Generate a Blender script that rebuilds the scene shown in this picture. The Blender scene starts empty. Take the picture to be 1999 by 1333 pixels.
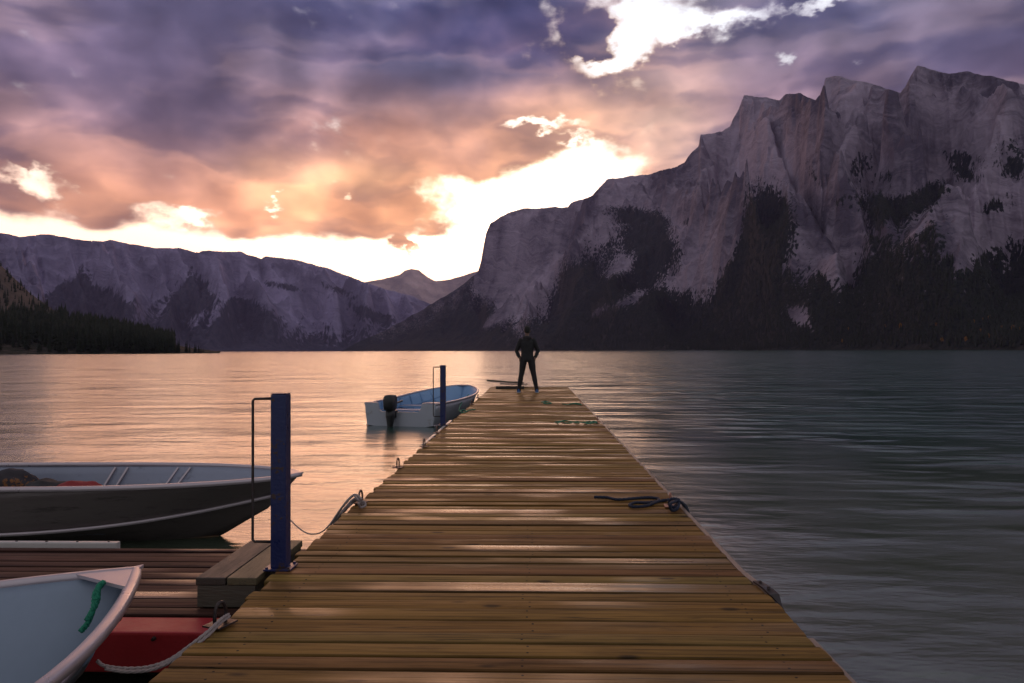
import bpy, bmesh, math, random
import numpy as np
from mathutils import Vector, Matrix, Euler

R = math.radians
random.seed(7)
sc = bpy.context.scene
COL = sc.collection

# ------------------------------------------------------------------ camera
F = 1450.0                      # focal length in pixels of the 1999 px wide photograph
CX, CY = 999.5, 666.5
WATER, DECK, LOW = 0.0, 0.45, 0.29
EYE = 1.60
cam_d = bpy.data.cameras.new('camera')
cam = bpy.data.objects.new('camera', cam_d)
COL.objects.link(cam)
cam_d.sensor_width = 36.0
cam_d.lens = F / 1999.0 * 36.0
cam_d.clip_start = 0.05
cam_d.clip_end = 90000.0
CAM_M = Matrix.Rotation(R(1.64), 3, 'Z') @ Matrix.Rotation(R(90 + 0.69), 3, 'X') @ Matrix.Rotation(R(-0.17), 3, 'Z')
cam.matrix_world = Matrix.Translation((0, 0, EYE)) @ CAM_M.to_4x4()
sc.camera = cam

def ray(px, py):
    v = CAM_M @ Vector(((px - CX) / F, -(py - CY) / F, -1.0))
    return v
def atz(px, py, z):
    """point of the horizontal plane z seen at that place of the photograph"""
    v = ray(px, py); k = (z - EYE) / v.z
    return Vector((v.x * k, v.y * k, z))
def atd(px, py, d):
    v = ray(px, py); k = d / v.y
    return Vector((v.x * k, d, EYE + v.z * k))
def azel(px, py):
    v = ray(px, py)
    return math.atan2(v.x, v.y), math.atan2(v.z, math.hypot(v.x, v.y))

# ------------------------------------------------------------------ render / view
sc.view_settings.view_transform = 'Standard'
sc.view_settings.look = 'None'
sc.view_settings.exposure = 0.5
sc.view_settings.gamma = 1.0
sc.cycles.use_denoising = True
sc.cycles.max_bounces = 6
sc.cycles.diffuse_bounces = 3
sc.cycles.glossy_bounces = 4
sc.cycles.volume_bounces = 0

# ------------------------------------------------------------------ node helper
class NT:
    """small expression builder for shader node trees"""
    def __init__(s, tree): s.t = tree; s.n = tree.nodes; s.l = tree.links
    def new(s, kind, **kw):
        n = s.n.new(kind)
        for k, v in kw.items(): setattr(n, k, v)
        return n
    def put(s, sock, v):
        if isinstance(v, bpy.types.NodeSocket): s.l.new(v, sock)
        elif v is not None:
            try: sock.default_value = v
            except (TypeError, ValueError): sock.default_value = (*v, 1.0) if len(v) == 3 else v[:3]
    def m(s, op, a, b=None, c=None, clamp=False):
        n = s.new('ShaderNodeMath', operation=op, use_clamp=clamp)
        s.put(n.inputs[0], a)
        if b is not None: s.put(n.inputs[1], b)
        if c is not None: s.put(n.inputs[2], c)
        return n.outputs[0]
    def add(s, a, b): return s.m('ADD', a, b)
    def sub(s, a, b): return s.m('SUBTRACT', a, b)
    def mul(s, a, b): return s.m('MULTIPLY', a, b)
    def v(s, op, a, b=None, c=None, scale=None):
        n = s.new('ShaderNodeVectorMath', operation=op)
        s.put(n.inputs[0], a)
        if b is not None: s.put(n.inputs[1], b)
        if c is not None: s.put(n.inputs[2], c)
        if scale is not None: s.put(n.inputs['Scale'], scale)
        return n.outputs['Value'] if op in ('DOT_PRODUCT', 'LENGTH', 'DISTANCE') else n.outputs[0]
    def xyz(s, x, y, z):
        n = s.new('ShaderNodeCombineXYZ')
        for i, q in enumerate((x, y, z)): s.put(n.inputs[i], q)
        return n.outputs[0]
    def sep(s, vec):
        n = s.new('ShaderNodeSeparateXYZ'); s.put(n.inputs[0], vec); return n.outputs
    def step(s, x, lo, hi, a=0.0, b=1.0, kind='SMOOTHSTEP'):
        n = s.new('ShaderNodeMapRange', interpolation_type=kind, clamp=True) if kind != 'LINEAR' else s.new('ShaderNodeMapRange', clamp=True)
        s.put(n.inputs[0], x)
        for i, q in enumerate((lo, hi, a, b)): s.put(n.inputs[i + 1], q)
        return n.outputs[0]
    def noise(s, vec, scale=1.0, detail=4.0, rough=0.5, lac=2.0, dist=0.0, dims='3D', kind='FBM', norm=True):
        n = s.new('ShaderNodeTexNoise', noise_dimensions=dims, noise_type=kind)
        if kind == 'FBM': n.normalize = norm
        s.put(n.inputs['Vector'], vec)
        for k, q in (('Scale', scale), ('Detail', detail), ('Roughness', rough), ('Lacunarity', lac), ('Distortion', dist)):
            s.put(n.inputs[k], q)
        return n
    def mix(s, f, a, b, blend='MIX', clampf=True):
        n = s.new('ShaderNodeMix', data_type='RGBA', blend_type=blend, clamp_factor=clampf)
        s.put(n.inputs[0], f); s.put(n.inputs[6], a); s.put(n.inputs[7], b)
        return n.outputs[2]
    def ramp(s, x, stops, interp='LINEAR'):
        n = s.new('ShaderNodeValToRGB'); s.put(n.inputs[0], x)
        cr = n.color_ramp; cr.interpolation = interp
        while len(cr.elements) < len(stops): cr.elements.new(0.5)
        for e, (p, c) in zip(cr.elements, stops):
            e.position = p; e.color = (*c, 1.0) if len(c) == 3 else c
        return n.outputs[0]
    def attr(s, name, kind='GEOMETRY'):
        return s.new('ShaderNodeAttribute', attribute_name=name, attribute_type=kind)

def srgb(r, g, b):
    f = lambda c: (c / 255 / 12.92) if c / 255 <= 0.04045 else ((c / 255 + 0.055) / 1.055) ** 2.4
    return (f(r), f(g), f(b))
# ------------------------------------------------------------------ sky (world nodes)
world = bpy.data.worlds.new('World'); sc.world = world
world.use_nodes = True
world.node_tree.nodes.clear()
W = NT(world.node_tree)
SUN_AZ, SUN_EL = azel(720, 390)

def build_world():
    tc = W.new('ShaderNodeTexCoord').outputs['Generated']
    x, y, z = W.sep(tc)[:3]
    az = W.m('ARCTAN2', x, y)
    el = W.m('ARCTAN2', z, W.m('SQRT', W.add(W.mul(x, x), W.mul(y, y))))
    a = W.mul(az, F); e = W.mul(el, F)                 # degrees-like units: 1450 per radian
    p = W.xyz(a, e, 0.0)
    def ae(px, py):
        q = azel(px, py); return q[0] * F, q[1] * F
    # turbulence that frays every cloud border
    ps = W.v('MULTIPLY', p, (1.0, 1.7, 1.0))
    w1 = W.noise(W.v('SCALE', ps, scale=1 / 230.0), 1.0, 3.0, 0.5, dims='2D').outputs['Color']
    w2 = W.noise(W.v('SCALE', ps, scale=1 / 70.0), 1.0, 4.0, 0.55, dims='2D').outputs['Color']
    off = W.v('ADD', W.v('SCALE', W.v('SUBTRACT', w1, (.5, .5, .5)), scale=105.0),
              W.v('SCALE', W.v('SUBTRACT', w2, (.5, .5, .5)), scale=34.0))
    pw = W.v('ADD', p, W.v('MULTIPLY', off, (1.0, 0.62, 0.0)))
    def blobs(lst, src):
        acc = None
        for (bx, by, rx, ry, amp) in lst:
            q0, q1 = ae(bx, by)
            d = W.v('MULTIPLY_ADD', src, (1 / rx, 1 / ry, 0), (-q0 / rx, -q1 / ry, 0))
            g = W.m('POWER', 0.36788, W.v('DOT_PRODUCT', d, d))
            acc = W.m('MULTIPLY_ADD', g, amp, acc if acc is not None else 0.0)
        return acc
    COVER = [
        # the great bank over the left half
        (150, 60, 420, 240, 1.0), (560, 60, 420, 230, 1.0), (900, 40, 190, 130, 1.0), (300, 270, 420, 110, 0.8),
        (700, 250, 330, 100, 0.8), (560, 390, 220, 60, 0.85), (260, 385, 150, 55, 0.62), (880, 290, 170, 52, 0.75),
        (740, 420, 120, 42, 0.85), (1000, 190, 150, 60, 0.75), (480, 440, 120, 26, 0.5), (120, 385, 90, 34, 0.4),
        (840, 452, 70, 18, 0.85), (-250, 200, 300, 260, 1.0),
        # strip of clear sky along the ridges, the gap where the sun comes through
        (300, 520, 700, 56, -0.7), (985, 400, 130, 66, -1.0), (760, 500, 220, 40, -0.6), (1120, 340, 80, 50, -0.8),
        (40, 445, 240, 26, -0.5),
        # the right hand bank, the mauve heap between
        (1400, 180, 190, 120, 0.95), (1650, 170, 260, 130, 0.95), (1950, 90, 330, 190, 1.0), (1280, 270, 100, 70, 0.75),
        (1160, 200, 70, 44, 0.95), (1090, 260, 60, 22, 0.5), (1250, 340, 70, 22, 0.5), (1300, 110, 70, 50, 0.5),
        (1560, 70, 110, 36, 0.55), (2350, 200, 400, 300, 0.9), (1420, 0, 90, 10, 0.5),
    ]
    # small things keep their place: holes and the little clouds, frayed only by the finer turbulence
    SMALL = [
        (1208, 122, 46, 18, -1.0), (1228, 90, 26, 50, -0.8), (1145, 104, 30, 12, 0.5), (1270, 46, 70, 26, -1.0), (1390, 44, 90, 14, -0.9),
        (1610, 14, 70, 14, -0.8), (1058, 242, 80, 15, -1.1), (1122, 268, 45, 11, -0.75), (1523, 108, 24, 17, -0.75), (1662, 115, 34, 11, -0.6),
        (64, 348, 58, 32, -1.3), (380, 408, 20, 14, -0.95), (527, 405, 16, 10, -0.9), (548, 380, 14, 9, -0.8), (700, 342, 90, 14, -0.30),
        (675, 392, 22, 10, -0.55), (1160, 56, 50, 38, 1.0), (803, 486, 54, 11, 1.45), (30, 322, 22, 14, 0.8), (350, 420, 60, 12, -0.5),
    ]
    pf = W.v('ADD', p, W.v('SCALE', W.v('SUBTRACT', w2, (.5, .5, .5)), scale=95.0))
    base = W.m('MINIMUM', blobs([b for b in COVER if b[4] > 0], pw), 1.15)
    base = W.add(W.add(base, blobs([b for b in COVER if b[4] < 0], pw)), blobs(SMALL, pf))
    def fbm(src, sc_, det=6.0, rough=0.47):
        return W.noise(W.v('SCALE', src, scale=1 / sc_), 1.0, det, rough, dims='2D').outputs['Fac']
    pn = W.v('ADD', ps, W.v('SCALE', off, scale=0.35))
    n0 = fbm(pn, 250.0)
    # a smoother copy of the noise and the same a step nearer the sun: what is thinner that way is lit
    s0, s1 = ae(1000, 420)
    tosun = W.v('NORMALIZE', W.v('SUBTRACT', (s0, s1 * 1.7, 0), ps))
    def folds(src):        # soft folds with cauliflower creases between them
        return W.m('MULTIPLY_ADD', W.m('ABSOLUTE', W.sub(fbm(src, 230.0, 3.0, 0.45), 0.5)), 0.5, W.mul(fbm(src, 400.0, 5.0, 0.46), 0.95))
    m0 = folds(pn)
    m1 = folds(W.v('ADD', pn, W.v('SCALE', tosun, scale=60.0)))
    lit = W.m('MULTIPLY_ADD', W.sub(m0, m1), 2.9, 0.5, clamp=True)
    # long dark rolls inside the banks, each with a thin lit lip
    pr = W.v('MULTIPLY', W.v('ADD', pw, (900.0, 300.0, 0.0)), (1 / 430.0, 1 / 120.0, 1.0))
    n3 = W.noise(pr, 1.0, 4.0, 0.45, dims='2D').outputs['Fac']
    roll = W.step(n3, 0.42, 0.60)
    lip = W.mul(W.step(n3, 0.40, 0.47), W.step(n3, 0.47, 0.54, 1.0, 0.0))
    high = W.step(e, 560.0, 950.0, 0.0, 0.95)          # overhead and behind: thin general overcast
    back = W.step(W.m('ABSOLUTE', a), 1150.0, 1700.0, 0.0, 0.95)
    nb = fbm(W.v('ADD', ps, W.v('SCALE', off, scale=0.15)), 62.0, 5.0, 0.55)
    d = W.add(W.m('MULTIPLY_ADD', W.sub(nb, 0.5), 1.0, W.m('MULTIPLY_ADD', W.sub(n0, 0.5), 1.65, W.sub(base, 0.22))), W.m('MAXIMUM', high, back))
    cover = W.step(d, -0.24, 0.52)
    thick = W.step(d, 0.05, 0.85)

    # clear sky behind the clouds
    sky = W.new('ShaderNodeTexSky', sky_type='NISHITA', sun_disc=False)
    sky.sun_elevation = SUN_EL; sky.sun_rotation = SUN_AZ
    sky.air_density = 1.0; sky.dust_density = 1.4; sky.ozone_density = 1.0
    nish = W.v('SCALE', sky.outputs[0], scale=0.012)
    glow = blobs([(985, 420, 330, 150, 0.7), (640, 470, 560, 90, 0.2), (1080, 320, 160, 130, 0.3)], p)
    clear = W.ramp(W.m('DIVIDE', e, 1100.0), [(0.0, (2.3, 1.22, 0.66)), (0.2, (2.0, 1.18, 0.78)), (0.36, (0.88, 0.86, 0.85)),
                                             (0.6, (0.78, 0.80, 0.88)), (1.0, (0.36, 0.38, 0.50))])
    clear = W.v('ADD', clear, W.v('SCALE', (1.15, 0.95, 0.70), scale=glow))
    front = W.step(W.m('ABSOLUTE', a), 900.0, 2000.0, 1.0, 0.0)
    clear = W.mix(front, (0.24, 0.22, 0.27), clear)
    clear = W.v('ADD', clear, nish)

    # the clouds' own colour: blue grey high up, mauve, then orange towards the sun
    n2 = fbm(W.v('ADD', ps, (531.0, 77.0, 0)), 320.0, 5.0, 0.5)
    h = W.m('MULTIPLY_ADD', W.sub(n2, 0.5), 190.0, e)
    body = W.ramp(W.m('DIVIDE', h, 760.0), [
        (0.20, (0.72, 0.335, 0.150)), (0.36, (0.60, 0.280, 0.148)), (0.47, (0.42, 0.212, 0.150)), (0.56, (0.210, 0.130, 0.125)),
        (0.66, (0.090, 0.076, 0.112)), (0.78, (0.070, 0.080, 0.138)), (0.92, (0.064, 0.082, 0.172)), (1.0, (0.085, 0.102, 0.140))])
    blue = blobs([(820, 60, 330, 110, 0.8), (1050, 70, 120, 80, 0.6)], pw)
    body = W.mix(blue, body, (0.050, 0.068, 0.165))
    mauve = blobs([(120, 130, 380, 170, 0.9)], pw)
    body = W.mix(mauve, body, (0.165, 0.132, 0.195))
    right = W.step(a, 110.0, 330.0)
    rbody = W.ramp(W.m('DIVIDE', h, 760.0), [(0.3, (0.30, 0.20, 0.19)), (0.55, (0.140, 0.112, 0.170)), (0.8, (0.088, 0.098, 0.170)), (1.0, (0.085, 0.105, 0.135))])
    body = W.mix(right, body, rbody)
    pink = blobs([(1290, 280, 95, 80, 0.95), (1330, 170, 90, 90, 0.35), (1160, 230, 90, 60, 0.5)], pw)
    body = W.mix(pink, body, (0.38, 0.275, 0.25))
    near = blobs([(850, 400, 620, 130, 0.85), (1080, 250, 260, 170, 0.55), (60, 340, 160, 90, 0.35), (1220, 100, 140, 110, 0.45)], p)
    # thin margins glow with the light that comes through them, folds facing the sun are lit
    edge = W.m('MULTIPLY', W.step(d, 0.10, 0.62, 1.0, 0.0), 0.75)
    edgecol = W.mix(near, (0.38, 0.35, 0.44), (1.02, 0.60, 0.29))
    body = W.v('MULTIPLY', body, W.mix(roll, (1.34, 1.22, 1.12), (0.62, 0.64, 0.78)))
    warm = W.mix(near, (0.100, 0.062, 0.068), (0.40, 0.180, 0.065))
    fold = W.m('MULTIPLY_ADD', lip, 0.35, W.m('POWER', lit, 2.2))
    cloud = W.v('ADD', body, W.v('SCALE', warm, scale=W.mul(fold, W.step(e, 680.0, 430.0, 0.45, 1.0, 'LINEAR'))))
    cloud = W.mix(edge, cloud, edgecol)
    q0 = fbm(W.v('ADD', pn, (77.0, 31.0, 0)), 330.0, 3.0, 0.5)
    q1 = fbm(W.v('ADD', W.v('ADD', pn, (77.0, 31.0, 0)), W.v('SCALE', tosun, scale=70.0)), 330.0, 3.0, 0.5)
    lit2 = W.m('MULTIPLY_ADD', W.sub(q0, q1), 2.6, 0.5, clamp=True)
    shade = W.mul(W.m('MULTIPLY_ADD', lit, 0.66, 0.66), W.m('MULTIPLY_ADD', lit2, 0.56, 0.72))
    cloud = W.v('SCALE', cloud, scale=shade)
    halo = blobs([(1010, 400, 300, 120, 0.55), (1100, 270, 130, 110, 0.35), (690, 345, 150, 30, 0.75), (560, 330, 120, 40, 0.3)], p)
    cloud = W.v('ADD', cloud, W.v('SCALE', (0.46, 0.235, 0.095), scale=W.mul(halo, W.m('MULTIPLY_ADD', lit, 0.8, 0.5))))
    cloud = W.mix(front, W.v('SCALE', (0.280, 0.280, 0.300), scale=shade), cloud)
    col = W.mix(cover, clear, cloud)
    bg = W.new('ShaderNodeBackground')
    W.put(bg.inputs['Color'], col); bg.inputs['Strength'].default_value = 1.0
    out = W.new('ShaderNodeOutputWorld')
    W.l.new(bg.outputs[0], out.inputs['Surface'])
build_world()
world.cycles.sampling_method = 'MANUAL'
world.cycles.sample_map_resolution = 1024

sun_d = bpy.data.lights.new('sun', 'SUN')
sun = bpy.data.objects.new('sun', sun_d); COL.objects.link(sun)
sun_d.energy = 0.65; sun_d.angle = R(42); sun_d.color = (1.0, 0.50, 0.27)
sv = Vector((math.sin(SUN_AZ) * math.cos(SUN_EL), math.cos(SUN_AZ) * math.cos(SUN_EL), math.sin(SUN_EL)))
sun.rotation_euler = (-sv).to_track_quat('-Z', 'Y').to_euler()
# ------------------------------------------------------------------ numpy noise
_rng = np.random.RandomState(11)
_perm = np.concatenate([_rng.permutation(256)] * 2)
_ang = _rng.rand(256) * 2 * np.pi
_gx, _gy = np.cos(_ang), np.sin(_ang)
def perlin(x, y):
    xi = np.floor(x).astype(int); yi = np.floor(y).astype(int)
    xf = x - xi; yf = y - yi
    u = xf ** 3 * (xf * (xf * 6 - 15) + 10); v = yf ** 3 * (yf * (yf * 6 - 15) + 10)
    def g(ix, iy, dx, dy):
        h = _perm[(_perm[ix & 255] + iy) & 255]
        return _gx[h] * dx + _gy[h] * dy
    a = g(xi, yi, xf, yf); b = g(xi + 1, yi, xf - 1, yf)
    c = g(xi, yi + 1, xf, yf - 1); d = g(xi + 1, yi + 1, xf - 1, yf - 1)
    return (a + u * (b - a)) + v * ((c + u * (d - c)) - (a + u * (b - a)))
def fbm(x, y, octs=5, gain=0.5, lac=2.03):
    s = 0; amp = 1; tot = 0
    for i in range(octs):
        s = s + amp * perlin(x + 17.3 * i, y - 9.1 * i); tot += amp
        x = x * lac; y = y * lac; amp *= gain
    return s / tot * 1.5
def ridged(x, y, octs=5, gain=0.5, lac=2.07):
    s = 0; amp = 1; tot = 0; w = 1.0
    for i in range(octs):
        n = 1 - np.abs(perlin(x + 31.7 * i, y + 12.9 * i)) * 2.0
        n = np.clip(n, 0, 1) ** 1.6
        s = s + amp * n * w; tot += amp
        w = np.clip(n * 1.4, 0.15, 1)
        x = x * lac; y = y * lac; amp *= gain
    return s / tot
def sstep(x, a, b):
    t = np.clip((x - a) / (b - a), 0, 1); return t * t * (3 - 2 * t)
def interp(x, pts):
    p = np.array(pts, float); return np.interp(x, p[:, 0], p[:, 1])

def grid_mesh(name, V, nu, nv, mats, attrs=None, smooth=True):
    """V: (nu*nv,3), index = i*nv+j"""
    me = bpy.data.meshes.new(name)
    idx = np.arange(nu * nv).reshape(nu, nv)
    q = np.stack([idx[:-1, :-1], idx[1:, :-1], idx[1:, 1:], idx[:-1, 1:]], -1).reshape(-1, 4)
    me.vertices.add(len(V)); me.vertices.foreach_set('co', V.astype(np.float32).ravel())
    me.loops.add(q.size); me.loops.foreach_set('vertex_index', q.astype(np.int32).ravel())
    me.polygons.add(len(q))
    me.polygons.foreach_set('loop_start', np.arange(0, q.size, 4, dtype=np.int32))
    me.polygons.foreach_set('loop_total', np.full(len(q), 4, np.int32))
    me.update(calc_edges=True)
    me.polygons.foreach_set('use_smooth', np.full(len(q), smooth))
    for k, a in (attrs or {}).items():
        at = me.attributes.new(k, 'FLOAT', 'POINT'); at.data.foreach_set('value', a.astype(np.float32).ravel())
    for m in mats: me.materials.append(m)
    o = bpy.data.objects.new(name, me); COL.objects.link(o)
    return o

def project(V):
    """photograph pixel of world points, for looking up the traced forest map"""
    P = V - np.array([0, 0, EYE]); c = P @ np.array(CAM_M)
    return CX - c[:, 0] / c[:, 2] * F, CY + c[:, 1] / c[:, 2] * F

def mountain(name, sky, r0, rr, rows, px_step, profile, spur, amp, strata, forest, mat, rough_sky=2.0, seed=0.0, back=26, ribs=()):
    sky = sorted(sky)
    px = np.arange(sky[0][0], sky[-1][0] + 0.1, px_step)
    py = interp(px, sky)
    py = py + rough_sky * fbm(px / 38.0 + seed, px * 0 + seed, 5, 0.6)
    a_e = np.array([azel(x, y) for x, y in zip(px, py)])
    az, T = a_e[:, 0], np.tan(np.maximum(a_e[:, 1], 0.0))
    S0 = interp(px, r0); RR = np.maximum(interp(px, rr), S0 + 40)
    t = np.linspace(0, 1, rows) ** 0.9
    tb = np.concatenate([t, 1 + np.linspace(0, 1, back + 1)[1:] * 0.6])
    r = S0[:, None] + (RR - S0)[:, None] * tb[None, :]
    X = np.sin(az)[:, None] * r; Y = np.cos(az)[:, None] * r
    H = (RR * T + EYE)[:, None]
    tc = np.minimum(tb, 1)[None, :]
    g = profile(px[:, None], tc)
    h = H * g
    # spurs and gullies that run down the slope, then finer broken rock
    u = az[:, None] * RR.mean() ; v = r
    wx = 160 * fbm(X / 700 + seed, Y / 700, 3); wy = 160 * fbm(X / 700 + 40 + seed, Y / 700 + 9, 3)
    sp = ridged((u + wx + 0.25 * (v - S0[:, None])) / spur + seed, (v + wy) / (spur * 3.2), 5, 0.42)
    fine = ridged((X + wx * 0.3) / (spur * 0.30) + seed, (Y + wy * .3) / (spur * 0.30), 4, 0.45)
    env = np.clip(tc * 2.2, 0, 1) ** 0.9 * (1 - 0.55 * tc ** 4)
    h = h + H * amp * env * ((sp - 0.45) + 0.24 * (fine - 0.45))
    light = np.zeros_like(h)
    if ribs:
        gx, gy = project(np.stack([X, Y, h], -1).reshape(-1, 3)); gx = gx.reshape(h.shape); gy = gy.reshape(h.shape)
        gx = gx + 9 * fbm(X / 260 + 3, Y / 260, 4); gy = gy + 9 * fbm(X / 260 + 30, Y / 260 + 8, 4)
        for pts, w, A in ribs:
            dmin = np.full(h.shape, 1e9)
            for (ax, ay), (bx, by) in zip(pts, pts[1:]):
                vx, vy = bx - ax, by - ay
                k = np.clip(((gx - ax) * vx + (gy - ay) * vy) / (vx * vx + vy * vy), 0, 1)
                dmin = np.minimum(dmin, np.hypot(gx - ax - k * vx, gy - ay - k * vy))
            tent = np.clip(1 - dmin / w, 0, 1) ** 1.25
            h = h + A * tent * sstep(tc, 0.02, 0.15) * sstep(tc, 1.0, 0.90)
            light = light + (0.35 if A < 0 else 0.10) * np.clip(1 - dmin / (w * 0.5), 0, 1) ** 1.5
    if strata:
        st, mixv, lo, dip = strata
        q = (h + dip * u + 30 * fbm(X / 300, Y / 300, 3)) / st
        tq = np.floor(q) + sstep(q - np.floor(q), 0.42, 0.95)
        f = mixv * sstep(tc, lo, lo + 0.25)
        h = h + (tq - q) * st * f
    # meet the traced crest
    cur = np.max(((h - EYE) / r)[:, :rows], axis=1)
    need = (T - cur)[:, None] * r
    h = h + need * tc ** 1.6
    for _ in range(3):
        cur = np.max(((h - EYE) / r)[:, :rows], axis=1)
        h = h + (T - cur)[:, None] * r * tc ** 3
    lim = EYE + T[:, None] * r
    soft = h[:, :rows] - lim[:, :rows]
    h[:, :rows] = np.where(soft > 0, lim[:, :rows], h[:, :rows])
    fall = np.clip(tb - 1, 0, 1)[None, :]
    h = h - fall * H * 1.5
    h[:, 0] = -4.0
    h = np.where((tb[None, :] > 0) & (tb[None, :] < 0.03), np.maximum(h, 0.5), h)
    V = np.stack([X, Y, h], -1).reshape(-1, 3)
    qx, qy = project(V)
    fo = forest(qx, qy, V, np.broadcast_to(tc, h.shape).ravel())
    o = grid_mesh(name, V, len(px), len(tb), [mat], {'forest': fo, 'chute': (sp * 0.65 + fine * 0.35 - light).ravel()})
    o['kind'] = 'structure'
    return o

# ------------------------------------------------------------------ mountain materials
def rock_material(name, rock_a, rock_b, wood_a, wood_b, size, fgrain, ragged=2.6):
    m = bpy.data.materials.new(name); m.use_nodes = True
    n = NT(m.node_tree); bsdf = m.node_tree.nodes['Principled BSDF']
    pos = n.new('ShaderNodeNewGeometry').outputs['Position']
    big = n.noise(n.v('SCALE', pos, scale=1 / (size * 9)), 1.0, 4.0, 0.55).outputs['Fac']
    # beds of limestone: thin layers in height, warped
    warp = n.noise(n.v('SCALE', pos, scale=1 / (size * 5)), 1.0, 3.0, 0.5).outputs['Color']
    dipped = n.v('ADD', pos, n.v('MULTIPLY', n.v('SCALE', n.xyz(0.0, 0.0, n.sep(pos)[0]), scale=0.34), (1, 1, 1)))
    beds = n.noise(n.v('MULTIPLY', n.v('ADD', dipped, n.v('SCALE', warp, scale=size * 7)), (1 / (size * 10), 1 / (size * 10), 1 / (size * 1.1))), 1.0, 4.0, 0.6).outputs['Fac']
    fine = n.noise(n.v('SCALE', pos, scale=1 / (size * 0.5)), 1.0, 4.0, 0.65).outputs['Fac']
    mixv = n.m('MULTIPLY_ADD', beds, 0.6, n.m('MULTIPLY_ADD', big, 0.8, n.sub( n.mul(n.sub(fine, 0.5), 0.28), 0.15)))
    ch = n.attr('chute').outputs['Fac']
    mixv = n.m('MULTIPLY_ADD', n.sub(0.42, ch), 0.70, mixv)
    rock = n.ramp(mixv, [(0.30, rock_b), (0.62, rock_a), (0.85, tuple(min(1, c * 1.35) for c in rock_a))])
    tree = n.noise(n.v('MULTIPLY', pos, (1 / fgrain, 1 / fgrain, 1 / (fgrain * 2.2))), 1.0, 3.0, 0.6).outputs['Fac']
    wood = n.mix(n.step(tree, 0.35, 0.65), wood_b, wood_a)
    f = n.attr('forest').outputs['Fac']
    f = n.add(f, n.m('MULTIPLY_ADD', n.sub(tree, 0.5), ragged, n.mul(n.sub(big, 0.5), 0.5)))
    n.put(bsdf.inputs['Base Color'], n.mix(n.step(f, 0.40, 0.60), rock, wood))
    bsdf.inputs['Roughness'].default_value = 0.95
    bsdf.inputs['Specular IOR Level'].default_value = 0.15
    bump = n.new('ShaderNodeBump'); bump.inputs['Strength'].default_value = 0.5
    bump.inputs['Distance'].default_value = size * 1.2
    n.put(bump.inputs['Height'], n.m('MULTIPLY_ADD', fine, 0.25, beds))
    n.put(bsdf.inputs['Normal'], bump.outputs[0])
    return m

def ellipse(qx, qy, cx, cy, rx, ry, rot=0.0):
    c, s = math.cos(R(rot)), math.sin(R(rot))
    dx, dy = qx - cx, qy - cy
    a = (dx * c + dy * s) / rx; b = (-dx * s + dy * c) / ry
    return np.exp(-(a * a + b * b))

# --- the great range on the right
SKY_RIGHT = [(640, 686), (668, 684), (700, 667), (760, 641), (830, 601), (880, 571), (915, 547), (933, 531), (939, 510), (944, 480), (949, 455),
             (957, 437), (975, 424), (1000, 413), (1030, 406), (1108, 405), (1114, 397), (1150, 384), (1166, 370), (1185, 350), (1250, 342),
             (1312, 328), (1336, 318), (1344, 305), (1350, 298), (1364, 285), (1367, 262), (1410, 257), (1425, 246), (1431, 232), (1442, 212),
             (1452, 187), (1500, 190), (1522, 196), (1535, 184), (1562, 181), (1578, 190), (1592, 195), (1602, 182), (1612, 151), (1640, 147),
             (1655, 154), (1700, 163), (1757, 180), (1768, 168), (1778, 147), (1790, 128), (1812, 133), (1850, 144), (1890, 140), (1950, 152),
             (2000, 165), (2080, 200), (2180, 180), (2300, 260), (2420, 300), (2600, 420)]
def prof_right(px, t):
    plain = 0.52 * t + 0.48 * t ** 1.6
    # the table mountain: scree below, a wall on top
    wall = np.where(t < 0.86, 0.52 * (t / 0.86) ** 1.15, 0.52 + 0.48 * sstep(t, 0.86, 0.945))
    w = sstep(px, 900, 945) * (1 - sstep(px, 1085, 1170))
    scree = t ** 1.1
    s = 1 - sstep(px, 880, 930)
    return (plain * (1 - w) + wall * w) * (1 - s) + scree * s
LINE_RIGHT = [(600, 690), (668, 672), (760, 640), (850, 590), (905, 556), (935, 560), (960, 600), (1000, 655), (1030, 655), (1062, 600), (1100, 545), (1190, 468),
              (1240, 445), (1300, 448), (1330, 500), (1375, 570), (1430, 500), (1456, 392), (1500, 374), (1540, 400), (1600, 470), (1640, 535),
              (1700, 462), (1790, 455), (1820, 440), (1862, 458), (1836, 512), (1900, 500), (2000, 450), (2300, 400), (2700, 420)]
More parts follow.
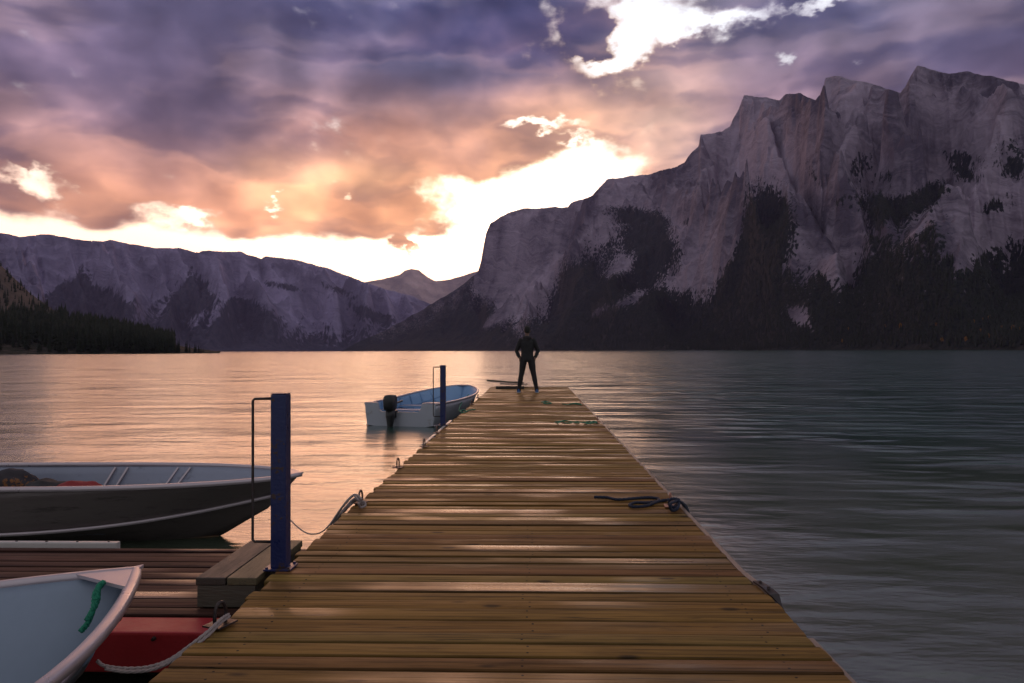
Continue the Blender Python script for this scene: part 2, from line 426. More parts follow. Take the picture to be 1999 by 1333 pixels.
def forest_right(qx, qy, V, t):
    f = np.clip((qy - interp(qx, LINE_RIGHT)) / 75.0, -1.2, 1.0) * 0.62 + 0.40
    f = f + np.clip((qy - 600) / 90.0, 0, 1) * 0.5
    for e in [(1490, 450, 42, 75, 10), (1460, 560, 50, 60, 30), (1230, 418, 62, 17, 12), (1680, 325, 28, 42, 40), (1590, 345, 10, 35, -30), (1880, 305, 62, 14, 12), (1885, 335, 50, 20, 30),
              (1760, 405, 60, 26, -25), (1700, 395, 32, 34, 20), (1985, 290, 42, 40, -20), (1640, 400, 25, 40, 50), (1830, 370, 50, 24, -30), (1740, 345, 30, 16, 0),
              (1340, 432, 14, 10, 0), (1130, 560, 40, 50, 0), (1270, 470, 40, 30, 0), (1940, 400, 40, 20, -20), (1975, 335, 30, 26, 0)]:
        f = f + 0.95 * ellipse(qx, qy, *e)
    for e in [(1322, 550, 32, 24, 0), (1210, 520, 50, 18, -35), (1240, 580, 40, 12, -30), (1165, 610, 36, 10, -35), (1400, 450, 40, 60, 20), (1390, 500, 30, 60, 30), (1560, 505, 55, 60, 10), (1568, 632, 46, 16, 35), (1560, 610, 22, 14, 30),
              (1000, 590, 60, 12, -45), (960, 625, 40, 6, -40), (1130, 600, 30, 8, -35), (1620, 470, 26, 90, -28), (1900, 470, 70, 20, -25), (1800, 330, 40, 20, 0)]:
        f = f - 0.75 * ellipse(qx, qy, *e)
    streak = fbm(qx / 16.0, qy / 60.0, 4, 0.55)
    f = np.where(qx < 925, np.maximum(f, 0.62), f)
    return f + 0.34 * streak + 0.36 * fbm(qx / 45.0 + 5 + qy / 90.0, qy / 45.0 - qx / 120.0, 5, 0.6)
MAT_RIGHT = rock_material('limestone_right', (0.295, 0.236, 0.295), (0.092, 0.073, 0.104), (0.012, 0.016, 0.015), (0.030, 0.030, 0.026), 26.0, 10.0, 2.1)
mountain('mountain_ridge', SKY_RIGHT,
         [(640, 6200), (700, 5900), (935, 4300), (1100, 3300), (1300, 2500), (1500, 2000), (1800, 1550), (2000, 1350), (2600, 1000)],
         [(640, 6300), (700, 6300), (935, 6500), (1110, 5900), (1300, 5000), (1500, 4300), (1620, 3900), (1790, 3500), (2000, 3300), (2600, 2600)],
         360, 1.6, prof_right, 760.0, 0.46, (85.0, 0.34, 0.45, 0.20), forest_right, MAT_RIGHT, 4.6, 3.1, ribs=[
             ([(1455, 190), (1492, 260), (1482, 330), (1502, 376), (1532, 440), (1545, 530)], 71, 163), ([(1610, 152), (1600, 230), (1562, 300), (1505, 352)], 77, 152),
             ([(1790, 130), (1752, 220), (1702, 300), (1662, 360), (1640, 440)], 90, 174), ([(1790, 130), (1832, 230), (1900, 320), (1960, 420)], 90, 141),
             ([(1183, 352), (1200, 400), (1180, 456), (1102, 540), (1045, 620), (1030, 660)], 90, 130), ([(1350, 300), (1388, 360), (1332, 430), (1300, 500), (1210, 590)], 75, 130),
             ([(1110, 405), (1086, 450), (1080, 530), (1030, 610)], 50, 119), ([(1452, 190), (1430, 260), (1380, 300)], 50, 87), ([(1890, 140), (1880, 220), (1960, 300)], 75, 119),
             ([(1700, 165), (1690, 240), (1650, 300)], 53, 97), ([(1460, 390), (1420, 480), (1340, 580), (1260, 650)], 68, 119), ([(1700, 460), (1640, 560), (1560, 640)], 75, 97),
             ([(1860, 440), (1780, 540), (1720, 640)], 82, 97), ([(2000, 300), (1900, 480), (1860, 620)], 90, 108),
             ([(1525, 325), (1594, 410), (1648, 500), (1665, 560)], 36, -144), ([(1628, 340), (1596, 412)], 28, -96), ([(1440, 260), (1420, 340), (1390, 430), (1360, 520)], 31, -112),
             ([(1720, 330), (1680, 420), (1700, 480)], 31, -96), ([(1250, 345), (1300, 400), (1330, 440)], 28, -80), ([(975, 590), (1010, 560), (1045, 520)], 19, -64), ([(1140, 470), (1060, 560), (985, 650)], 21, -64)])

# --- the long range on the left
SKY_LEFT = [(-700, 430), (-300, 440), (-100, 452), (0, 455), (40, 462), (95, 458), (140, 465), (165, 468), (200, 472), (215, 468), (250, 475), (300, 483), (350, 484),
            (388, 494), (398, 490), (430, 490), (470, 491), (482, 497), (510, 503), (518, 499), (560, 506), (575, 508), (610, 515), (640, 524), (680, 539), (712, 551),
            (760, 566), (800, 577), (840, 592), (900, 622), (980, 660), (1060, 684)]
def forest_left(qx, qy, V, t):
    f = np.clip((qy - interp(qx, [(-700, 620), (0, 600), (100, 590), (250, 612), (400, 610), (520, 628), (650, 640), (800, 640), (1100, 660)])) / 45.0, -1, 1) * 0.5 + 0.4
    for e in [(150, 560, 26, 55, 35), (210, 590, 60, 35, 25), (385, 560, 30, 45, -20), (350, 590, 30, 40, 25), (480, 605, 45, 30, 20), (720, 610, 60, 12, 20),
              (560, 560, 70, 8, 12), (660, 565, 60, 8, 20), (120, 585, 30, 30, 0)]:
        f = f + 0.8 * ellipse(qx, qy, *e)
    return f + 0.4 * fbm(qx / 22.0 + qy / 40.0, qy / 60.0, 4, 0.55) + 0.3 * fbm(qx / 70, qy / 50 + 3, 3)
_lr = random.Random(4); LEFT_RIBS = []
for x in range(-640, 800, 44):
    x = x + _lr.uniform(-14, 14); y = float(interp(np.array(x), SKY_LEFT)); g_ = 684 - y; dx = _lr.uniform(4, 34)
    LEFT_RIBS.append(([(x, y + 3), (x + dx, y + g_ * .30), (x + dx * 2.2, y + g_ * .58), (x + dx * 2.6 + _lr.uniform(-15, 15), y + g_ * .85)], _lr.uniform(24, 44), _lr.uniform(110, 260)))
    if _lr.random() < 0.5: LEFT_RIBS.append(([(x + 22, y + g_ * .2), (x + 22 + dx, y + g_ * .5), (x + 24 + dx * 2, y + g_ * .75)], 10, -70))
MAT_LEFT = rock_material('hazed_limestone_left', (0.28, 0.235, 0.36), (0.145, 0.122, 0.195), (0.052, 0.047, 0.072), (0.085, 0.074, 0.104), 45.0, 30.0, 1.1)  # purple cast of the distant air is mixed into these colours
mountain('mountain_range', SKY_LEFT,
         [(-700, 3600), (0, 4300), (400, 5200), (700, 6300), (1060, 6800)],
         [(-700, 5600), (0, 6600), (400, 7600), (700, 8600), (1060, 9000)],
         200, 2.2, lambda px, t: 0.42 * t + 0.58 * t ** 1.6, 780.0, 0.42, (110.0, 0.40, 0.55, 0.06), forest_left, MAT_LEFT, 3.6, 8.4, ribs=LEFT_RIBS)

# --- the pale peak far down the valley
SKY_MID = [(560, 600), (640, 575), (700, 552), (745, 546), (780, 536), (790, 528), (803, 525), (818, 528), (835, 541), (850, 549), (880, 545), (905, 538), (925, 531), (960, 520), (1060, 540), (1160, 600)]
MAT_MID = rock_material('hazed_limestone_far', (0.52, 0.37, 0.35), (0.32, 0.235, 0.24), (0.05, 0.045, 0.05), (0.08, 0.07, 0.07), 60.0, 40.0, 1.0)  # rock colour lightened and pinked to carry extra haze over the distance
mountain('far_mountain', SKY_MID, [(560, 9600), (1160, 9600)], [(560, 12500), (1160, 12500)], 90, 2.6, lambda px, t: 0.4 * t + 0.6 * t ** 1.7,
         900.0, 0.22, (120.0, 0.4, 0.5, 0.05), lambda qx, qy, V, t: np.clip((qy - 590) / 40, -1, 0.6) * 0.4 + 0.1 * fbm(qx / 20, qy / 30, 3), MAT_MID, 2.0, 5.7)
# ------------------------------------------------------------------ lake
def water_material():
    m = bpy.data.materials.new('lake_water'); m.use_nodes = True
    n = NT(m.node_tree); b = m.node_tree.nodes['Principled BSDF']
    pos = n.new('ShaderNodeNewGeometry').outputs['Position']
    # wind: calmer in the lee on the left, livelier on the right
    x, y, z = n.sep(pos)[:3]
    gust = n.noise(n.v('MULTIPLY', pos, (1 / 16.0, 1 / 26.0, 1)), 1.0, 3.0, 0.5).outputs['Fac']
    side = n.step(n.m('MULTIPLY_ADD', n.sub(gust, 0.5), 8.0, x), 0.0, 7.0)
    far = n.step(y, 60.0, 900.0)
    w_big = n.noise(n.v('MULTIPLY', pos, (1 / 2.3, 1 / 0.9, 1)), 1.0, 2.0, 0.5).outputs['Fac']
    w_mid = n.noise(n.v('MULTIPLY', pos, (1 / 0.55, 1 / 0.24, 1)), 1.0, 3.0, 0.55).outputs['Fac']
    w_far = n.noise(n.v('MULTIPLY', pos, (1 / 9.0, 1 / 5.0, 1)), 1.0, 3.0, 0.6).outputs['Fac']
    calm = n.m('MULTIPLY_ADD', w_big, 0.044, n.mul(w_mid, 0.020))
    rough_ = n.m('MULTIPLY_ADD', w_big, 0.170, n.mul(w_mid, 0.010))
    patch = n.noise(n.v('MULTIPLY', n.v('ADD', pos, (40.0, 11.0, 0)), (1 / 4.2, 1 / 1.7, 1)), 1.0, 3.0, 0.5).outputs['Fac']
    rough_ = n.mul(rough_, n.step(patch, 0.36, 0.64, 0.15, 1.5))
    h = n.m('MULTIPLY_ADD', side, n.sub(rough_, calm), calm)
    h = n.mul(h, n.m('MULTIPLY_ADD', gust, 1.1, 0.45))
    h = n.add(n.mul(h, n.m('MULTIPLY_ADD', far, -0.8, 1.0)), n.mul(w_far, 0.20))
    bump = n.new('ShaderNodeBump'); bump.inputs['Strength'].default_value = 1.0; bump.inputs['Distance'].default_value = 1.0
    n.put(bump.inputs['Height'], h)
    n.put(b.inputs['Normal'], bump.outputs[0])
    n.put(b.inputs['Base Color'], n.mix(n.step(y, 2.0, 16.0), (0.068, 0.082, 0.052), (0.019, 0.052, 0.043)))
    n.put(b.inputs['Roughness'], n.step(n.noise(n.v('MULTIPLY', pos, (1 / 5.0, 1 / 2.4, 1)), 1.0, 3.0, 0.5).outputs['Fac'], 0.35, 0.65, 0.25, 0.15, 'LINEAR'))
    n.put(b.inputs['IOR'], n.step(side, 0.0, 1.0, 2.0, 1.30, 'LINEAR'))
    n.put(b.inputs['Specular Tint'], n.mix(side, (1, 1, 1), (0.62, 1.0, 0.86)))
    return m
def build_water():
    bm = bmesh.new()
    for s in ((-9000, -400), (9000, -400), (9000, 14000), (-9000, 14000)): bm.verts.new((s[0], s[1], 0))
    bm.faces.new(bm.verts)
    me = bpy.data.meshes.new('lake_water'); bm.to_mesh(me); bm.free()
    me.materials.append(water_material())
    o = bpy.data.objects.new('lake_water', me); COL.objects.link(o); o['kind'] = 'structure'
build_water()
# ------------------------------------------------------------------ object helpers
def material(name, base, rough=0.6, metal=0.0, var=0.25, scale=6.0, second=None, bump=0.0, spec=0.5, stretch=(1, 1, 1), thresh=(0.45, 0.62), coat=0.0):
    m = bpy.data.materials.new(name); m.use_nodes = True
    n = NT(m.node_tree); b = m.node_tree.nodes['Principled BSDF']
    co = n.new('ShaderNodeTexCoord').outputs['Object']
    co = n.v('MULTIPLY', co, stretch)
    f = n.noise(co, scale, 5.0, 0.6).outputs['Fac']
    g = n.noise(co, scale * 6, 3.0, 0.6).outputs['Fac']
    lo = tuple(c * (1 - var) for c in base); hi = tuple(min(1, c * (1 + var)) for c in base)
    c = n.mix(n.m('MULTIPLY_ADD', g, 0.4, n.mul(f, 0.6)), lo, hi)
    if second: c = n.mix(n.step(n.m('MULTIPLY_ADD', g, 0.35, n.mul(f, 0.65)), *thresh), c, second)
    n.put(b.inputs['Base Color'], c)
    n.put(b.inputs['Roughness'], n.step(f, 0.3, 0.7, max(0.03, rough - 0.10), min(1, rough + 0.10), 'LINEAR'))
    b.inputs['Metallic'].default_value = metal
    b.inputs['Specular IOR Level'].default_value = spec
    b.inputs['Coat Weight'].default_value = coat
    if bump:
        bp = n.new('ShaderNodeBump'); bp.inputs['Strength'].default_value = 1.0; bp.inputs['Distance'].default_value = bump
        n.put(bp.inputs['Height'], g); n.put(b.inputs['Normal'], bp.outputs[0])
    return m

def thing(name, label, cat, loc=(0, 0, 0), rotz=0.0, group=None):
    o = bpy.data.objects.new(name, None); COL.objects.link(o)
    o.empty_display_size = 0.2
    o.location = loc; o.rotation_euler = (0, 0, rotz)
    return tag(o, label, cat, group)
def tag(o, label, cat, group=None):
    o['label'] = label; o['category'] = cat
    if group: o['group'] = group
    return o
def obj(name, bm, mats, parent=None, smooth=False, loc=None):
    me = bpy.data.meshes.new(name)
    if isinstance(bm, bmesh.types.BMesh):
        bmesh.ops.recalc_face_normals(bm, faces=bm.faces); bm.to_mesh(me); bm.free()
    else:
        me.from_pydata(*bm); me.update()
    for m in (mats if isinstance(mats, (list, tuple)) else [mats]): me.materials.append(m)
    if smooth: me.polygons.foreach_set('use_smooth', [True] * len(me.polygons))
    o = bpy.data.objects.new(name, me); COL.objects.link(o)
    if parent: o.parent = parent
    if loc is not None: o.location = loc
    return o
def children(o): return [c for c in bpy.data.objects if c.parent == o]
def dup(o, loc, rotz=None, label=None, parent=None):
    c = o.copy(); COL.objects.link(c)
    if parent is not None: c.parent = parent
    else:
        c.location = loc
        if rotz is not None: c.rotation_euler = (0, 0, rotz)
        if label: c['label'] = label
    for ch in children(o): dup(ch, None, parent=c)
    return c

def box(bm, lo, hi, bev=0.0, M=None, mat=0):
    x0, y0, z0 = lo; x1, y1, z1 = hi
    vs = [bm.verts.new(p) for p in ((x0, y0, z0), (x1, y0, z0), (x1, y1, z0), (x0, y1, z0), (x0, y0, z1), (x1, y0, z1), (x1, y1, z1), (x0, y1, z1))]
    fs = [bm.faces.new([vs[i] for i in q]) for q in ((3, 2, 1, 0), (4, 5, 6, 7), (0, 1, 5, 4), (1, 2, 6, 5), (2, 3, 7, 6), (3, 0, 4, 7))]
    for f in fs: f.material_index = mat
    if bev:
        es = list({e for f in fs for e in f.edges})
        r = bmesh.ops.bevel(bm, geom=es, offset=bev, segments=2, profile=0.6, affect='EDGES')
        vs = list({v for v in r['verts']} | {v for v in vs if v.is_valid})
    if M is not None:
        for v in vs: v.co = M @ v.co
    return vs
def catmull(pts, n=8, closed=False):
    P = [Vector(p) for p in pts]; out = []
    if len(P) == 2: return [P[0].lerp(P[1], i / n) for i in range(n + 1)]
    m = len(P)
    for i in range(m if closed else m - 1):
        if closed: a, b, c, d = P[(i - 1) % m], P[i], P[(i + 1) % m], P[(i + 2) % m]
        else: a, b, c, d = P[max(i - 1, 0)], P[i], P[i + 1], P[min(i + 2, m - 1)]
        for k in range(n):
            t = k / n
            out.append(0.5 * ((2 * b) + (c - a) * t + (2 * a - 5 * b + 4 * c - d) * t * t + (3 * b - a - 3 * c + d) * t ** 3))
    if not closed: out.append(P[-1])
    return out
def sweep(bm, path, prof, up=Vector((0, 0, 1)), closed=False, caps=True, scale=None, mat=0):
    """carry a closed profile [(side, up)] along a path"""
    rings = []; N = len(path)
    for i, p in enumerate(path):
        t = (path[(i + 1) % N] - path[i - 1]) if closed else (path[min(i + 1, N - 1)] - path[max(i - 1, 0)])
        t = t.normalized() if t.length > 1e-9 else Vector((1, 0, 0))
        u = up if abs(t.dot(up)) < 0.98 else Vector((0, 1, 0.05)).normalized()
        s = t.cross(u).normalized(); w = s.cross(t).normalized()
        k = scale(i / max(1, N - 1)) if scale else 1.0
        rings.append([bm.verts.new(p + s * a * k + w * b * k) for a, b in prof])
    n = len(prof)
    for i in range(N if closed else N - 1):
        A, B = rings[i], rings[(i + 1) % N]
        for j in range(n):
            f = bm.faces.new((A[j], A[(j + 1) % n], B[(j + 1) % n], B[j])); f.material_index = mat
    if caps and not closed:
        bm.faces.new(rings[0][::-1]).material_index = mat; bm.faces.new(rings[-1]).material_index = mat
    return rings
def circle(r, n=8): return [(r * math.cos(2 * math.pi * i / n), r * math.sin(2 * math.pi * i / n)) for i in range(n)]
def rect(w, h): return [(-w / 2, -h / 2), (w / 2, -h / 2), (w / 2, h / 2), (-w / 2, h / 2)]
def tube(bm, pts, r, n=8, per=8, closed=False, scale=None, mat=0):
    return sweep(bm, catmull(pts, per, closed), circle(r, n), closed=closed, scale=scale, mat=mat)
def rope(bm, pts, r, per=10, wob=0.15):
    """a laid rope: three strands twisted round the line"""
    path = catmull(pts, per)
    dense = [path[0]]
    for a, b in zip(path, path[1:]):
        k = max(1, int((b - a).length / (r * 1.6)))
        dense += [a.lerp(b, (i + 1) / k) for i in range(k)]
    for s in range(3):
        pp = []
        for i, p in enumerate(dense):
            t = (dense[min(i + 1, len(dense) - 1)] - dense[max(i - 1, 0)]).normalized()
            u = Vector((0, 0, 1)) if abs(t.z) < 0.9 else Vector((1, 0, 0))
            sd = t.cross(u).normalized(); w = sd.cross(t)
            ph = i * 0.75 + s * 2.094
            pp.append(p + (sd * math.cos(ph) + w * math.sin(ph)) * r * 0.5)
        sweep(bm, pp, circle(r * 0.58, 5))

# ------------------------------------------------------------------ shared materials
M = {}
M['blue_paint'] = material('blue_paint', (0.014, 0.021, 0.094), 0.36, 0, 0.35, 9, (0.055, 0.030, 0.022), 0.002, thresh=(0.555, 0.60))
M['steel_red'] = material('rusty_steel', (0.16, 0.095, 0.080), 0.55, 0.3, 0.4, 30, (0.07, 0.035, 0.025), 0.002)
M['dark_steel'] = material('dark_steel', (0.055, 0.045, 0.048), 0.45, 0.6, 0.3, 20, (0.05, 0.03, 0.022), 0.001)
M['orange_steel'] = material('primer_steel', (0.40, 0.15, 0.10), 0.5, 0.1, 0.3, 25, (0.2, 0.09, 0.06), 0.001)
M['grey_timber'] = material('grey_timber', (0.13, 0.105, 0.080), 0.6, 0, 0.45, 3.0, (0.06, 0.045, 0.035), 0.004, stretch=(5, 1, 5), thresh=(0.5, 0.7))
M['cross_timber'] = material('cross_timber', (0.095, 0.080, 0.060), 0.6, 0, 0.45, 3.0, (0.05, 0.04, 0.03), 0.004, stretch=(1, 5, 8), thresh=(0.5, 0.7))
M['pale_timber'] = material('pale_timber', (0.27, 0.19, 0.155), 0.6, 0, 0.4, 3.0, (0.12, 0.085, 0.06), 0.004, stretch=(6, 1, 6), thresh=(0.5, 0.7))
M['dark_timber'] = material('dark_timber', (0.035, 0.025, 0.020), 0.5, 0, 0.4, 3.0, None, 0.004, stretch=(1, 6, 6))
M['red_paint'] = material('red_paint', (0.36, 0.013, 0.018), 0.55, 0, 0.3, 4.0, (0.10, 0.010, 0.010), 0.002, thresh=(0.58, 0.7))
M['white_plastic'] = material('white_plastic', (0.50, 0.46, 0.44), 0.4, 0, 0.15, 6.0, (0.25, 0.22, 0.2), 0.0, thresh=(0.62, 0.7))
M['black_plastic'] = material('black_plastic', (0.012, 0.011, 0.012), 0.4, 0, 0.4, 8.0)
M['alloy_light'] = material('alloy_light', (0.40, 0.41, 0.46), 0.42, 0.35, 0.15, 5.0, (0.30, 0.28, 0.27), 0.001, thresh=(0.56, 0.7))
M['alloy_dark'] = material('alloy_dark', (0.150, 0.124, 0.120), 0.45, 0.25, 0.3, 4.0, (0.085, 0.07, 0.068), 0.002, stretch=(0.5, 1, 3), thresh=(0.5, 0.66))
M['alloy_rim'] = material('alloy_rim', (0.50, 0.43, 0.46), 0.36, 0.4, 0.15, 5.0)
M['blue_inside'] = material('blue_inside', (0.215, 0.265, 0.345), 0.5, 0, 0.15, 2.0, (0.16, 0.195, 0.255), 0.0, thresh=(0.50, 0.72))
M['grey_inside'] = material('grey_inside', (0.25, 0.27, 0.35), 0.5, 0, 0.15, 4.0, (0.17, 0.18, 0.23), 0.0, thresh=(0.56, 0.7))
M['white_rope'] = material('white_rope', (0.34, 0.28, 0.27), 0.8, 0, 0.3, 30, None, 0.002)
M['blue_rope'] = material('blue_rope', (0.010, 0.016, 0.040), 0.7, 0, 0.4, 30, None, 0.002)
M['green_rope'] = material('green_rope', (0.010, 0.20, 0.115), 0.7, 0, 0.4, 30, (0.01, 0.06, 0.04), 0.002, thresh=(0.58, 0.68))
M['black_rope'] = material('black_rope', (0.016, 0.020, 0.018), 0.7, 0, 0.4, 30, None, 0.002)

M['sky_inside'] = material('sky_blue_inside', (0.21, 0.35, 0.56), 0.5, 0, 0.12, 4.0, (0.16, 0.26, 0.42), 0.0, thresh=(0.55, 0.72))
# ------------------------------------------------------------------ the long dock
XL, XR, YEND = -1.323, 1.069, 23.45
def deck_material(name, tones, wet_lo, wet_hi, gloss=0.12):
    m = bpy.data.materials.new(name); m.use_nodes = True
    n = NT(m.node_tree); b = m.node_tree.nodes['Principled BSDF']
    pos = n.new('ShaderNodeTexCoord').outputs['Object']
    tint = n.attr('tint').outputs['Fac']; across = n.attr('across').outputs['Fac']
    x, y, z = n.sep(pos)[:3]
    shift = n.xyz(n.mul(tint, 71.0), n.mul(tint, 13.0), 0.0)
    q = n.v('ADD', pos, shift)
    grain = n.noise(n.v('MULTIPLY', q, (1.6, 46.0, 10.0)), 1.0, 5.0, 0.62, dist=0.4).outputs['Fac']
    fine = n.noise(n.v('MULTIPLY', q, (7.0, 190.0, 30.0)), 1.0, 3.0, 0.6).outputs['Fac']
    blot = n.noise(n.v('MULTIPLY', q, (2.2, 6.0, 4.0)), 1.0, 4.0, 0.6).outputs['Fac']
    col = n.ramp(n.m('FRACT', n.mul(tint, 7.31)), tones)
    col = n.mix(n.step(grain, 0.38, 0.72), col, n.v('SCALE', col, scale=0.42))
    col = n.mix(n.m('MULTIPLY', n.step(fine, 0.5, 0.75), 0.45), col, n.v('SCALE', col, scale=0.5))
    col = n.mix(n.m('MULTIPLY', n.step(blot, 0.52, 0.72), 0.6), col, n.v('MULTIPLY', col, (0.50, 0.48, 0.50)))
    # knots
    vo = n.new('ShaderNodeTexVoronoi', feature='F1'); n.put(vo.inputs['Vector'], n.v('MULTIPLY', q, (2.6, 7.0, 1.0))); vo.inputs['Scale'].default_value = 1.0
    knot = n.step(vo.outputs['Distance'], 0.06, 0.16, 1.0, 0.0)
    col = n.mix(n.mul(knot, 0.8), col, (0.018, 0.011, 0.007))
    split = n.noise(n.v('MULTIPLY', n.v('ADD', q, (3.7, 9.1, 0)), (0.8, 60.0, 1.0)), 1.0, 2.0, 0.5, dist=0.15).outputs['Fac']
    crack = n.mul(n.step(n.m('ABSOLUTE', n.sub(split, 0.5)), 0.004, 0.016, 1.0, 0.0), n.step(n.noise(n.v('MULTIPLY', q, (1.5, 7.0, 1.0)), 1.0, 2.0, 0.5).outputs['Fac'], 0.50, 0.58))
    col = n.mix(n.mul(crack, 0.85), col, (0.014, 0.009, 0.006))
    rim_ = n.m('ABSOLUTE', n.sub(n.m('MULTIPLY_ADD', n.sub(blot, 0.5), 0.10, across), 0.5))
    col = n.mix(n.mul(n.step(rim_, 0.36, 0.50), 0.65), col, n.v('SCALE', col, scale=0.30))
    # two nails over each joist
    nails = None
    for jx in (-1.14, -0.03, 0.93):
        for av in (0.24, 0.76):
            dx = n.m('DIVIDE', n.sub(x, n.m('MULTIPLY_ADD', n.sub(tint, 0.5), 0.05, jx)), 0.0055)
            dy = n.m('DIVIDE', n.sub(across, av), 0.048)
            d = n.step(n.add(n.mul(dx, dx), n.mul(dy, dy)), 0.6, 1.3, 1.0, 0.0)
            nails = d if nails is None else n.m('MAXIMUM', nails, d)
    col = n.mix(nails, col, (0.012, 0.009, 0.008))
    n.put(b.inputs['Base Color'], col)
    # water left standing on the boards
    pool = n.noise(n.v('MULTIPLY', n.v('ADD', pos, n.v('SCALE', shift, scale=0.25)), (0.75, 1.2, 0.0)), 1.0, 3.0, 0.5).outputs['Fac']
    wet = n.step(n.m('MULTIPLY_ADD', n.m('FRACT', n.mul(tint, 3.7)), 0.16, n.add(pool, n.step(y, 2.9, 4.2, -0.09, 0.02))), wet_lo, wet_hi)
    n.put(b.inputs['Roughness'], n.add(n.step(wet, 0, 1, 0.66, 0.17, 'LINEAR'), n.mul(n.sub(grain, 0.5), 0.25)))
    b.inputs['Specular IOR Level'].default_value = gloss
    n.put(b.inputs['Coat Weight'], n.mul(wet, 0.45)); b.inputs['Coat Roughness'].default_value = 0.10; b.inputs['Coat IOR'].default_value = 1.33
    bp = n.new('ShaderNodeBump'); bp.inputs['Strength'].default_value = 0.7; bp.inputs['Distance'].default_value = 0.0035
    n.put(bp.inputs['Height'], n.m('MULTIPLY_ADD', fine, 0.4, grain)); n.put(b.inputs['Normal'], bp.outputs[0])
    return m

def planks(name, parent, y0, y1, xl, xr, top, mat, wid=(0.112, 0.138), gap=0.009, seed=1, jl=0.030, jr=0.010, crown=0.0035):
    """cross boards, each its own length, tilt, crown and tint, in one mesh"""
    rr = random.Random(seed); V = []; Fc = []; tint = []; acr = []
    y = y0; sec = [(0.0, -0.007), (0.035, -0.0015), (0.2, 0.4), (0.5, 1.0), (0.8, 0.4), (0.965, -0.0015), (1.0, -0.007)]
    nx = 7; drift = 0.0
    while y < y1:
        w = min(rr.uniform(*wid), y1 - y)
        if w < 0.03: break
        a, b_ = y + gap * rr.uniform(0.3, 1.0) * 0.5, y + w - gap * rr.uniform(0.3, 1.0) * 0.5
        drift = drift * 0.75 + rr.uniform(-1, 1) * 0.5
        l = (xl(y) if callable(xl) else xl) + jl * (drift * 0.7 + rr.uniform(-0.6, 0.6)); r = (xr(y) if callable(xr) else xr) + jr * rr.uniform(-1, 1)
        dz = rr.uniform(-0.0028, 0.0028); tilt = rr.uniform(-0.0032, 0.0032); cup = crown * rr.choice((1, 1, 1, -0.6)) * rr.uniform(0.4, 1.3); bow = rr.uniform(-0.004, 0.004)
        skew = rr.uniform(-0.003, 0.003)
        tn = rr.random(); base = len(V); rows = []
        for i in range(nx + 1):
            s = i / nx; xx = l + (r - l) * s; bz = bow * math.sin(math.pi * s * rr.uniform(0.9, 1.1))
            ring = []
            for (v, hz) in sec:
                hh = hz if abs(hz) < 0.02 else hz * cup
                yy = a + (b_ - a) * v + skew * (s - 0.5) * 2
                V.append((xx, yy, top + dz + bz + hh + tilt * (v - 0.5) * 2)); tint.append(tn); acr.append(v); ring.append(len(V) - 1)
            for v in (1.0, 0.0):
                V.append((xx, a + (b_ - a) * v + skew * (s - 0.5) * 2, top - 0.038)); tint.append(tn); acr.append(v); ring.append(len(V) - 1)
            rows.append(ring)
        k = len(rows[0])
        for A, B in zip(rows, rows[1:]):
            for j in range(k): Fc.append((A[j], B[j], B[(j + 1) % k], A[(j + 1) % k]))
        Fc.append(tuple(rows[0])); Fc.append(tuple(reversed(rows[-1])))
        y += w
    o = obj(name, (V, [], Fc), mat, parent)
    for nm, arr in (('tint', tint), ('across', acr)):
        at = o.data.attributes.new(nm, 'FLOAT', 'POINT'); at.data.foreach_set('value', np.array(arr, np.float32))
    return o

TONES = [(0.0, (0.29, 0.150, 0.030)), (0.18, (0.212, 0.104, 0.030)), (0.36, (0.315, 0.185, 0.036)), (0.54, (0.195, 0.082, 0.030)), (0.72, (0.255, 0.156, 0.040)), (0.88, (0.174, 0.090, 0.034)), (1.0, (0.29, 0.160, 0.032))]
M['deck'] = deck_material('deck_boards', TONES, 0.57, 0.84)
M['low_deck'] = deck_material('low_deck_boards', [(0, (0.085, 0.032, 0.022)), (0.4, (0.060, 0.025, 0.019)), (0.7, (0.095, 0.038, 0.026)), (1, (0.066, 0.028, 0.020))], 0.56, 0.85, 0.14)

dock = thing('dock', 'long wooden dock of wet brown cross boards running out to the standing man', 'dock', (0, 9.7, 0))
def under(o): o.location = o.location - dock.location; return o
under(planks('deck', dock, -3.5, YEND, XL, lambda y: XR + (0.030 if y < 3.58 else 0.0), DECK, M['deck'], seed=5))
bm = bmesh.new(); box(bm, (1.073, 3.90, 0.372), (1.104, YEND - 0.02, 0.444), 0.006)
# its near end has split and bends away from the dock
sweep(bm, [Vector((1.0885, 3.898, 0.408)), Vector((1.092, 3.78, 0.412)), Vector((1.102, 3.66, 0.416)), Vector((1.112, 3.57, 0.410)), Vector((1.118, 3.51, 0.392))], [(-.0155, -.036), (.0155, -.036), (.0155, .036), (-.0155, .036)], scale=lambda s: 1.0 + 0.12 * s if s < 0.9 else 0.55)
under(obj('edge_rail', bm, M['pale_timber'], dock))
bm = bmesh.new(); box(bm, (1.107, -3.4, 0.350), (1.132, 3.06, 0.432), 0.005); under(obj('edge_rail', bm, M['pale_timber'], dock))
bm = bmesh.new()
sweep(bm, [Vector((1.094, 3.70, 0.461)), Vector((1.110, 3.60, 0.462)), Vector((1.124, 3.525, 0.452)), Vector((1.130, 3.495, 0.40)), Vector((1.126, 3.505, 0.345))], rect(0.050, 0.010), scale=lambda s: 0.75 + 0.35 * s)
for yy in (3.66, 3.575): bmesh.ops.create_cone(bm, cap_ends=True, segments=8, radius1=0.009, radius2=0.006, depth=0.012, matrix=Matrix.Translation((1.10 + (3.66 - yy) * .16, yy, 0.470)))
under(obj('bent_strap', bm, M['dark_steel'], dock))
